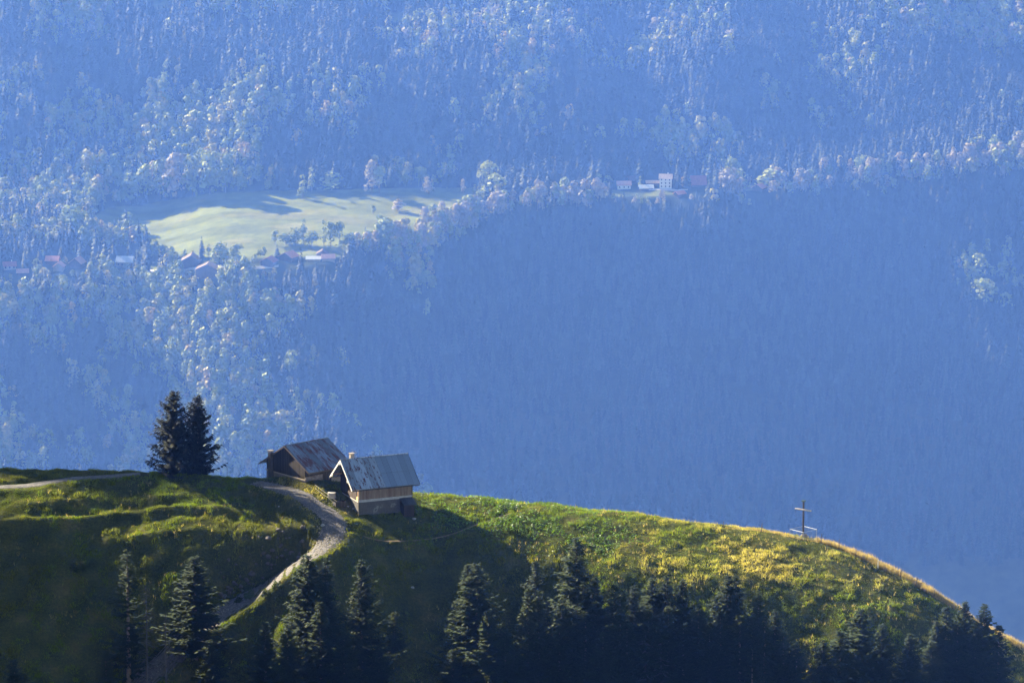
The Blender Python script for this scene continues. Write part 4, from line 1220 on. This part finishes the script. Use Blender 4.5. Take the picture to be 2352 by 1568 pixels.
grey = (rng.random(len(x)) < np.clip(edge * .75 + .15 * (v < 120), 0, .8))
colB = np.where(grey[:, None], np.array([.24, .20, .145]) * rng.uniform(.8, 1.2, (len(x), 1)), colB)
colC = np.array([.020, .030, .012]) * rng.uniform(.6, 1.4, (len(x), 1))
sB = np.where(small_, rng.uniform(.30, .6, len(x)), rng.uniform(.72, 1.2, len(x))); sC = rng.uniform(.55, 1.25, len(x))
sB = np.where(wall & ~(edge > .3), sB * .75, sB); sC = np.where(wall, sC * .85, sC)
sB = np.where(garden, np.minimum(sB, .45), sB); sC = np.where(garden, np.minimum(sC, .35), sC)
m_bfar = leaf_mat('far_broadleaf', trans=.16, tint=True); m_cfar = leaf_mat('far_conifer', trans=.15, tint=True)
# the ones that stand out, beside the village and at the wood edges, are trees of their own
near_v = np.minimum(abs(v - vf_), abs(v - vb_)); score = sB * 30 - near_v * .5 + (u < 900) * (v > 600) * (v < 760) * 16 + rng.normal(0, 3, len(x))
cand = np.where(isb & ~wall)[0]; solo = cand[np.argsort(-score[cand])[:250]]
sel = np.zeros(len(x), bool); sel[solo] = True
rot = rng.uniform(0, 6.283, len(x))
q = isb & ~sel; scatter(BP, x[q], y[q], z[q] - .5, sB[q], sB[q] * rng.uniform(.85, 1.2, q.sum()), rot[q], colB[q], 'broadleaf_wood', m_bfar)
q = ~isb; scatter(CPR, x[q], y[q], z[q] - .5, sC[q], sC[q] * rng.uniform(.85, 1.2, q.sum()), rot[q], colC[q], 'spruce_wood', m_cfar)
print('far trees', isb.sum(), (~isb).sum())

m_solo = [leaf_mat('far_leaf_green', (.125, .155, .03), .18, .25), leaf_mat('far_leaf_olive', (.18, .20, .04), .18, .2), leaf_mat('far_leaf_yellow', (.24, .21, .055), .18, .2),
          leaf_mat('far_leaf_grey', (.24, .20, .145), .18, .15)]
solo_mesh = {}


def far_broadleaf(p, s, h, kind, tone, label, group, trunk=False, name='broadleaf_tree'):
    key = (kind, tone, trunk)
    if key not in solo_mesh:
        pr = broad_proto(300 + kind * 7 + tone, 260, 18, [5.5, 6.6, 6.0, 4.0, 7.4][kind], .03, .10 if trunk else .2)
        if not trunk:                   # a thin stem ties the leaf clusters together
            st = [(.22, 0), (0, .22), (-.22, 0), (0, -.22)]
            pr = np.concatenate([pr, np.array([[(*st[i], -1), (*st[(i + 1) % 4], -1), (*st[(i + 1) % 4], 15), (*st[i], 15)] for i in range(4)])])
        o = mesh_np('crown' if trunk else name, pr.reshape(-1, 3), np.arange(pr.shape[0] * 4).reshape(-1, 4), m_solo[tone]); solo_mesh[key] = o.data
    else:
        o = bpy.data.objects.new('crown' if trunk else name, solo_mesh[key]); COL.objects.link(o)
    if not trunk:
        o.location = p; o.scale = (s, s, h / 18.0); o.rotation_euler = (0, 0, random.uniform(0, 6.28))
        return tag(o, label, 'tree', group)
    root = tag(empty(name, p, random.uniform(0, 6.28)), label, 'tree', group)
    o.parent = root; o.scale = (s, s, h / 18.0)
    MB().tube([(0, 0, -1), (0, 0, h * .25), (.1, 0, h * .7)], [.3, .25, .08], 6).build('trunk', m_bark, root)
    return root


for i in solo:
    tone = 3 if grey[i] else [0, 1, 2, 2, 0][pick[i]]
    if v[i] < vb_[i] + 8: lab, gr = 'broadleaf tree at the lower edge of the wood above the far meadow', 'wood edge trees above the far meadow'
    elif u[i] < 900: lab, gr = 'rounded broadleaf tree in the sunlit wood around and below the far village', 'broadleaf trees around the far village'
    else: lab, gr = 'broadleaf tree on the sunlit rim above the steep shaded wall', 'broadleaf trees on the rim of the shaded wall'
    far_broadleaf((float(x[i]), float(y[i]), float(z[i]) - .5), float(sB[i]), float(sB[i] * 18), int(rng.integers(0, 5)), tone, lab, gr)

MPP = YF / FPX * 1.02          # metres per picture unit over there
for u, vb0, vt, wd, kind, tone, lab in [
    (300, 466, 396, 52, 1, 0, 'leftmost big tree of the bright wood corner above the meadow'),
    (332, 460, 378, 56, 0, 1, 'second big tree of the bright wood corner above the meadow, from its left'),
    (368, 458, 364, 56, 2, 1, 'tall rounded tree in the middle of the bright wood corner above the meadow'),
    (404, 456, 352, 60, 1, 3, 'tallest pinkish tree of the bright wood corner above the meadow'),
    (442, 452, 354, 56, 0, 1, 'broad bright tree right of the tallest in the wood corner above the meadow'),
    (482, 448, 350, 52, 4, 1, 'high bright tree near the right end of the wood corner above the meadow'),
    (518, 444, 354, 46, 2, 0, 'rightmost bright tree of the wood corner above the meadow'),
    (292, 530, 486, 36, 0, 0, 'round tree alone at the left tip of the far meadow'),
    (170, 548, 470, 66, 1, 0, 'very tall broad tree left of the far meadow'),
    (695, 455, 402, 34, 3, 1, 'leaning two-part tree at the upper edge of the far meadow'),
    (716, 440, 385, 28, 3, 1, 'slim tall tree just behind the leaning one at the meadow edge'),
    (762, 436, 400, 50, 4, 0, 'wide low tree at the back of the meadow, right of the leaning one'),
    (854, 444, 370, 42, 0, 3, 'tall pale poplar shaped tree at the meadow back edge'),
    (872, 444, 382, 36, 2, 0, 'darker tree leaning on the tall pale one at the meadow back edge'),
    (986, 446, 408, 30, 2, 3, 'pale slanting bush tree between two lit strips of meadow'),
    (1064, 446, 410, 20, 3, 3, 'slim pale tree at the right end of the meadow back edge'),
    (1122, 436, 372, 50, 1, 1, 'big bright tree at the right end of the far meadow, upper crown'),
    (1136, 462, 402, 48, 4, 1, 'big bright tree at the right end of the far meadow, lower and nearer'),
    (1090, 444, 424, 16, 3, 1, 'little tree just left of the big bright pair'),
    (857, 492, 470, 17, 0, 0, 'tiny tree standing alone in the middle of the far meadow'),
    (916, 484, 459, 26, 4, 3, 'pinkish bush standing alone in the far meadow'),
    (632, 562, 528, 24, 0, 0, 'dark bush at the left end of the hedge row in the meadow'),
    (656, 562, 538, 36, 4, 0, 'dark wide bush in the hedge row in the meadow'),
    (680, 562, 522, 34, 1, 0, 'dark bush in the middle of the meadow hedge row'),
    (698, 562, 502, 26, 3, 0, 'tallest dark tree of the meadow hedge row'),
    (716, 566, 535, 30, 4, 0, 'dark bush right of the tallest one in the meadow hedge row'),
    (744, 564, 508, 26, 3, 1, 'light-edged tree left in the clump right of the hedge row'),
    (760, 566, 507, 34, 0, 0, 'dark round tree in the clump right of the hedge row'),
    (780, 566, 510, 28, 2, 0, 'dark tree at the right of the clump right of the hedge row'),
    (800, 570, 540, 40, 4, 0, 'low dark bush between the two clumps in the meadow'),
    (846, 560, 530, 34, 0, 1, 'small tree left of the large dark tree near the rim'),
    (880, 562, 497, 50, 1, 0, 'large dark round tree near the rim at the lower right of the meadow'),
    (480, 592, 560, 20, 3, 0, 'narrow tree beside the chalet roof under the meadow'),
    (508, 604, 557, 40, 1, 0, 'left one of two big dark trees among the village roofs'),
    (544, 604, 559, 40, 0, 0, 'right one of two big dark trees among the village roofs'),
    (547, 618, 588, 26, 2, 1, 'lighter small tree in front of the two big dark village trees'),
    (352, 592, 561, 12, 3, 0, 'pointed dark tree against the meadow edge above the village'),
    (372, 590, 562, 32, 2, 0, 'dark clump of a tree at the lower left meadow edge'),
    (330, 588, 570, 30, 4, 0, 'low dark tree at the lower left meadow edge'),
    (378, 616, 592, 28, 0, 1, 'round light tree left of the wide brown chalet'),
    (400, 610, 594, 22, 2, 1, 'small round tree touching the wide brown chalet'),
    (290, 628, 604, 24, 0, 0, 'dark tree in front of the grey roofed house'),
    (1372, 432, 398, 24, 2, 1, 'tree left of the white houses, taller'),
    (1396, 428, 402, 26, 0, 1, 'light tree left of the white houses, behind the small meadow'),
    (1692, 432, 392, 14, 3, 1, 'slim tree right of the red roofed barn'),
    (1668, 440, 414, 26, 1, 1, 'round green bush tree right of the red roofed barn'),
    (1770, 428, 390, 52, 4, 1, 'broad tree above the lone brown house on the right'),
    (1830, 384, 354, 22, 0, 2, 'orange autumn tree alone on the dark upper slope'),
    (1470, 432, 405, 16, 3, 1, 'small tree between the white cottage and the long low barn'),
    (1576, 430, 404, 22, 1, 0, 'dark bush tree left of the red roofed barn'),
    (2248, 640, 582, 50, 0, 1, 'upper left tree of the sunlit group at the right edge'),
    (2310, 640, 600, 44, 2, 1, 'upper right tree of the sunlit group at the right edge'),
    (2260, 700, 642, 60, 1, 1, 'lower broad tree of the sunlit group at the right edge'),
    (2305, 712, 672, 40, 2, 1, 'lowest tree of the sunlit group at the right edge'),
]:
    h = (vb0 - vt) * MPP / .975 * 1.12
    far_broadleaf(on_far(u, vb0), wd * MPP / 2 / 4.6, h, kind, tone, lab, 'single trees on the far slope', True)

# ------------------------------------------------------------------ far village
m_roofs = {'red': plain('roof_red', (.30, .10, .075), .8, .6, .2), 'orange': plain('roof_orange', (.50, .20, .12), .8, .6, .15), 'brown': plain('roof_brown', (.10, .065, .055), .85, .6, .2),
           'pink': plain('roof_pink', (.42, .23, .18), .8, .6, .15), 'grey': plain('roof_grey', (.40, .42, .46), .6, .6, .12), 'white': plain('roof_white', (.42, .42, .41), .7, .6, .12),
           'tan': plain('roof_tan', (.46, .32, .22), .8, .6, .2)}
m_walls = {'white': plain('wall_white', (.62, .60, .56), .8, .5, .08), 'brown': plain('wall_brown', (.09, .065, .05), .9, .5, .2), 'tan': plain('wall_tan', (.28, .23, .18), .9, .5, .15)}
m_glass = plain('window_dark', (.03, .035, .04), .25, 1, .1, spec=.5)


def house(u, v, w_, d_, wall_h, roof_h, yaw, roof, wall, label, storeys=0, chim=False, name='house', bright=False):
    """ridge along local x; (u, v) is where the middle of the front foot is seen"""
    p = on_far(u, v); h = tag(empty(name, p, R(yaw)), label, 'barn' if name == 'barn_far' else 'house', 'houses of the far village')
    e = .8; ft = .35
    mb = MB(); hw = w_ / 2; hd = d_ / 2
    mb.prism([(-hw, -hd, -3), (-hw, hd, -3), (-hw, hd, wall_h), (-hw, 0, wall_h + roof_h - .2), (-hw, -hd, wall_h)], (w_, 0, 0)); mb.build('wall', m_walls[wall], h)
    sl = roof_h / hd
    mb = MB()
    slab(mb, -hw - e, hw + e, -hd - e, wall_h - e * sl + .12, 0, wall_h + roof_h + .12, ft); slab(mb, -hw - e, hw + e, hd + e, wall_h - e * sl + .12, 0.0, wall_h + roof_h + .12, ft)
    rf = mb.build('roof', m_roofs[roof], h)
    if chim: MB().box((hw * .3, .4, wall_h + roof_h * .5), (hw * .3 + .7, 1.1, wall_h + roof_h + 1.0)).build('chimney', m_walls['white'], rf)
    for s_ in range(storeys):
        zb_ = .8 + s_ * 2.8
        n = max(2, int(w_ / 3.0))
        for q in range(n):
            xx = -hw + w_ * (q + .5) / n
            MB().box((xx - .55, -hd - .06, zb_), (xx + .55, -hd - .003, zb_ + 1.3)).build('window', m_glass, h)
    return h


H_ = house
H_(22, 616, 10, 8, 3, 2.6, 8, 'red', 'tan', 'red roofed house with a chimney at the left picture edge', 1, True)
H_(52, 630, 9, 7, 2.5, 2.2, 5, 'pink', 'brown', 'dull red roof half hidden right of the leftmost house')
H_(121, 605, 10, 8, 3.5, 2.8, -6, 'orange', 'brown', 'house with bright orange roof in the left village')
H_(136, 619, 8, 8, 3.5, 2.8, 80, 'pink', 'tan', 'pinkish gabled house just below the orange roof')
H_(178, 612, 10, 10, 4, 4, 70, 'pink', 'brown', 'dark gabled house with a lit pink left roof half', 0)
H_(288, 609, 13, 10, 4, 3.6, -8, 'grey', 'tan', 'house with large pale grey roof left in the village', 1)
H_(440, 606, 13, 15, 4, 4.2, 88, 'brown', 'brown', 'wide dark brown chalet gable just below the far meadow', 0)
H_(478, 628, 13, 18, 4.5, 4.2, 84, 'brown', 'brown', 'widest brown chalet gable, in front and lower among the village trees', 0)
H_(618, 606, 10, 11, 3, 3, 72, 'red', 'brown', 'reddish gabled house left of the two lit roofs near the rim')
H_(663, 595, 11, 12, 3, 3.4, 60, 'orange', 'brown', 'dark house with a narrow lit orange roof edge near the rim')
H_(720, 598, 11, 7, 2, 1.6, 0, 'white', 'tan', 'long low building with white roof near the rim')
H_(754, 597, 10, 8, 2.5, 2.4, 4, 'pink', 'tan', 'dull pink roof right of the white roof near the rim')
H_(741, 586, 8, 9, 2, 2.6, 85, 'brown', 'brown', 'small dark gable behind the white roof near the rim')
H_(1433, 432, 11, 8, 3.6, 2.4, 2, 'pink', 'white', 'white cottage with pinkish roof, left in the right hamlet', 1)
H_(1452, 418, 10, 8, 2.5, 3, 35, 'brown', 'brown', 'dim dark roof behind the white cottage')
H_(1484, 434, 11, 8, 1.6, 2.0, 6, 'white', 'brown', 'long low barn with patchy white roof in the right hamlet')
H_(1500, 424, 11, 6, 2.2, 1.4, 0, 'tan', 'brown', 'low tan roofed shed left of the tall white house')
H_(1529, 430, 10, 9, 8.4, 2.8, -3, 'tan', 'white', 'tall three storey white house with tan roof in the right hamlet', 3, True)
H_(1604, 425, 12, 12, 2.0, 6.0, 3, 'red', 'brown', 'barn with one large red roof in the right hamlet')
H_(1744, 436, 9, 9, 2.6, 2.8, 62, 'orange', 'brown', 'lone brown house with lit roof edge right of the hamlet')
H_(1561, 448, 8, 6, 1.8, 1.8, 40, 'orange', 'brown', 'small hut with lit orange roof edge below the tall white house')


def lane(name, uvs, w_, mat):
    P = np.array([on_far(a, c)[:2] for a, c in uvs]); d = np.concatenate([[0], np.cumsum(np.hypot(*np.diff(P, axis=0).T))]); s_ = np.linspace(0, d[-1], 50)
    P = np.stack([np.interp(s_, d, P[:, 0]), np.interp(s_, d, P[:, 1])], 1); g = np.gradient(P, axis=0); g /= np.linalg.norm(g, axis=1)[:, None]
    Lp = P + np.stack([-g[:, 1], g[:, 0]], 1) * w_; Rp = P - np.stack([-g[:, 1], g[:, 0]], 1) * w_
    V = np.stack([np.stack([Lp[:, 0], Lp[:, 1], zf(Lp[:, 0], Lp[:, 1]) + .5], 1), np.stack([Rp[:, 0], Rp[:, 1], zf(Rp[:, 0], Rp[:, 1]) + .5], 1)], 1).reshape(-1, 3)
    F = np.array([(2 * i, 2 * i + 1, 2 * i + 3, 2 * i + 2) for i in range(49)])
    tag(mesh_np(name, V, F, mat), kind='structure')


m_lane = plain('pale_lane', (.40, .36, .31), .95, .3, .1)
lane('village_lane', [(330, 622), (380, 624), (440, 618), (520, 620), (640, 612)], 1.8, m_lane)
lane('hamlet_lane', [(1490, 437), (1515, 436), (1545, 438), (1580, 437)], 2.0, m_lane)

# ------------------------------------------------------------------ added ridge out of view, shaped to shade the near air and lower slope
rx_ = np.concatenate([np.linspace(-900, -300, 20), np.linspace(-292, -110, 60)]); ry_ = np.concatenate([np.linspace(100, 1012, 46), np.linspace(1014, 1112, 66), np.linspace(1116, 1180, 8)])
RX, RYg = np.meshgrid(rx_, ry_)
crest = np.interp(RYg, [100, 225, 640, 955, 978, 1022, 1033, 1041, 1047, 1055, 1064, 1069, 1075, 1088, 1096, 1104, 1180], [RID - 40, RID, RID - 64, RID - 154, -140, -150, -110, -108, -97.5, -90, -86.5, -81, -76, -69, -71, -110, -300])
RZg = crest - np.where(RX > -250, 2.0 * (RX + 250), .40 * (-250 - RX)) + (fbm(RX / 90, RYg / 90, 301) - .5) * 16 * (1 - smooth(960, 1010, RYg)) + (fbm(RX / 9, RYg / 9, 302) - .5) * 1.5
m_rid = plain('shade_ridge_ground', (.07, .075, .035), 1, .05, .4)
jj, ii = np.meshgrid(np.arange(len(ry_) - 1), np.arange(len(rx_) - 1), indexing='ij'); a = (jj * len(rx_) + ii).ravel()
if RID > 0:
    tag(mesh_np('added_shade_ridge', np.stack([RX.ravel(), RYg.ravel(), RZg.ravel()], 1), np.stack([a, a + 1, a + len(rx_) + 1, a + len(rx_)], 1), m_rid, smooth_shade=True), kind='structure')
# ------------------------------------------------------------------ light, air, camera
SUN_AZ, SUN_EL = R(42.0), R(25.0)          # towards the sun: left of the view by 48 degrees, low
sd = Vector((-math.cos(SUN_AZ) * math.cos(SUN_EL), math.sin(SUN_AZ) * math.cos(SUN_EL), math.sin(SUN_EL)))
w = bpy.data.worlds.new('World'); SC.world = w; w.use_nodes = True
nt = w.node_tree; bg = nt.nodes['Background']
sky = nt.nodes.new('ShaderNodeTexSky'); sky.sky_type = 'NISHITA'; sky.sun_disc = False
sky.sun_elevation = SUN_EL; sky.sun_rotation = math.atan2(sd.x, sd.y); sky.altitude = 1500
w.cycles.sampling_method = 'NONE'
nt.links.new(sky.outputs[0], bg.inputs[0]); bg.inputs[1].default_value = SKY
L = bpy.data.lights.new('sun', 'SUN'); L.energy = SUN; L.angle = R(0.5); L.color = (1.0, 0.91, 0.75)
so = bpy.data.objects.new('sun', L); COL.objects.link(so)
so.rotation_euler = sd.to_track_quat('Z', 'Y').to_euler(); so.location = (-200, 900, 200)

cam = bpy.data.cameras.new('camera'); cam.lens = 200.0; cam.sensor_width = 36.0
cam.lens = FPX / 2352 * 36.0; cam.clip_start = 1.0; cam.clip_end = 12000
co = bpy.data.objects.new('camera', cam); COL.objects.link(co)
co.location = (0, 0, 0); co.rotation_euler = (R(90) - PITCH, 0, 0)
SC.camera = co

if HAZE:
    hb = MB().box((-1300, -60, ZBOT), (1300, 5700, ZTOP))
    mh = bpy.data.materials.new('haze_air'); mh.use_nodes = True; nt = mh.node_tree; nt.nodes.clear()
    out = nt.nodes.new('ShaderNodeOutputMaterial'); pv = nt.nodes.new('ShaderNodeVolumePrincipled')
    pv.inputs['Density'].default_value = HAZE; pv.inputs['Color'].default_value = (*HAZE_COL, 1)
    pv.inputs['Absorption Color'].default_value = (1, 1, 1, 1); pv.inputs['Anisotropy'].default_value = HAZE_G
    nt.links.new(pv.outputs[0], out.inputs['Volume'])
    try: mh.cycles.volume_sampling = 'DISTANCE'
    except Exception as e: print('VS', e)
    tag(hb.build('haze', mh), kind='stuff')

SC.view_settings.view_transform = 'Standard'; SC.view_settings.look = 'None'
SC.view_settings.exposure = EXPO; SC.view_settings.gamma = 1.0; SC.view_settings.use_curve_mapping = False
cy = SC.cycles
cy.max_bounces = 5; cy.diffuse_bounces = 2; cy.glossy_bounces = 2; cy.transmission_bounces = 3; cy.volume_bounces = 0
cy.transparent_max_bounces = 8
cy.use_denoising = True; cy.denoiser = 'OPENIMAGEDENOISE'; cy.denoising_input_passes = 'RGB_ALBEDO_NORMAL'; cy.denoising_prefilter = 'ACCURATE'; cy.denoising_quality = 'HIGH'
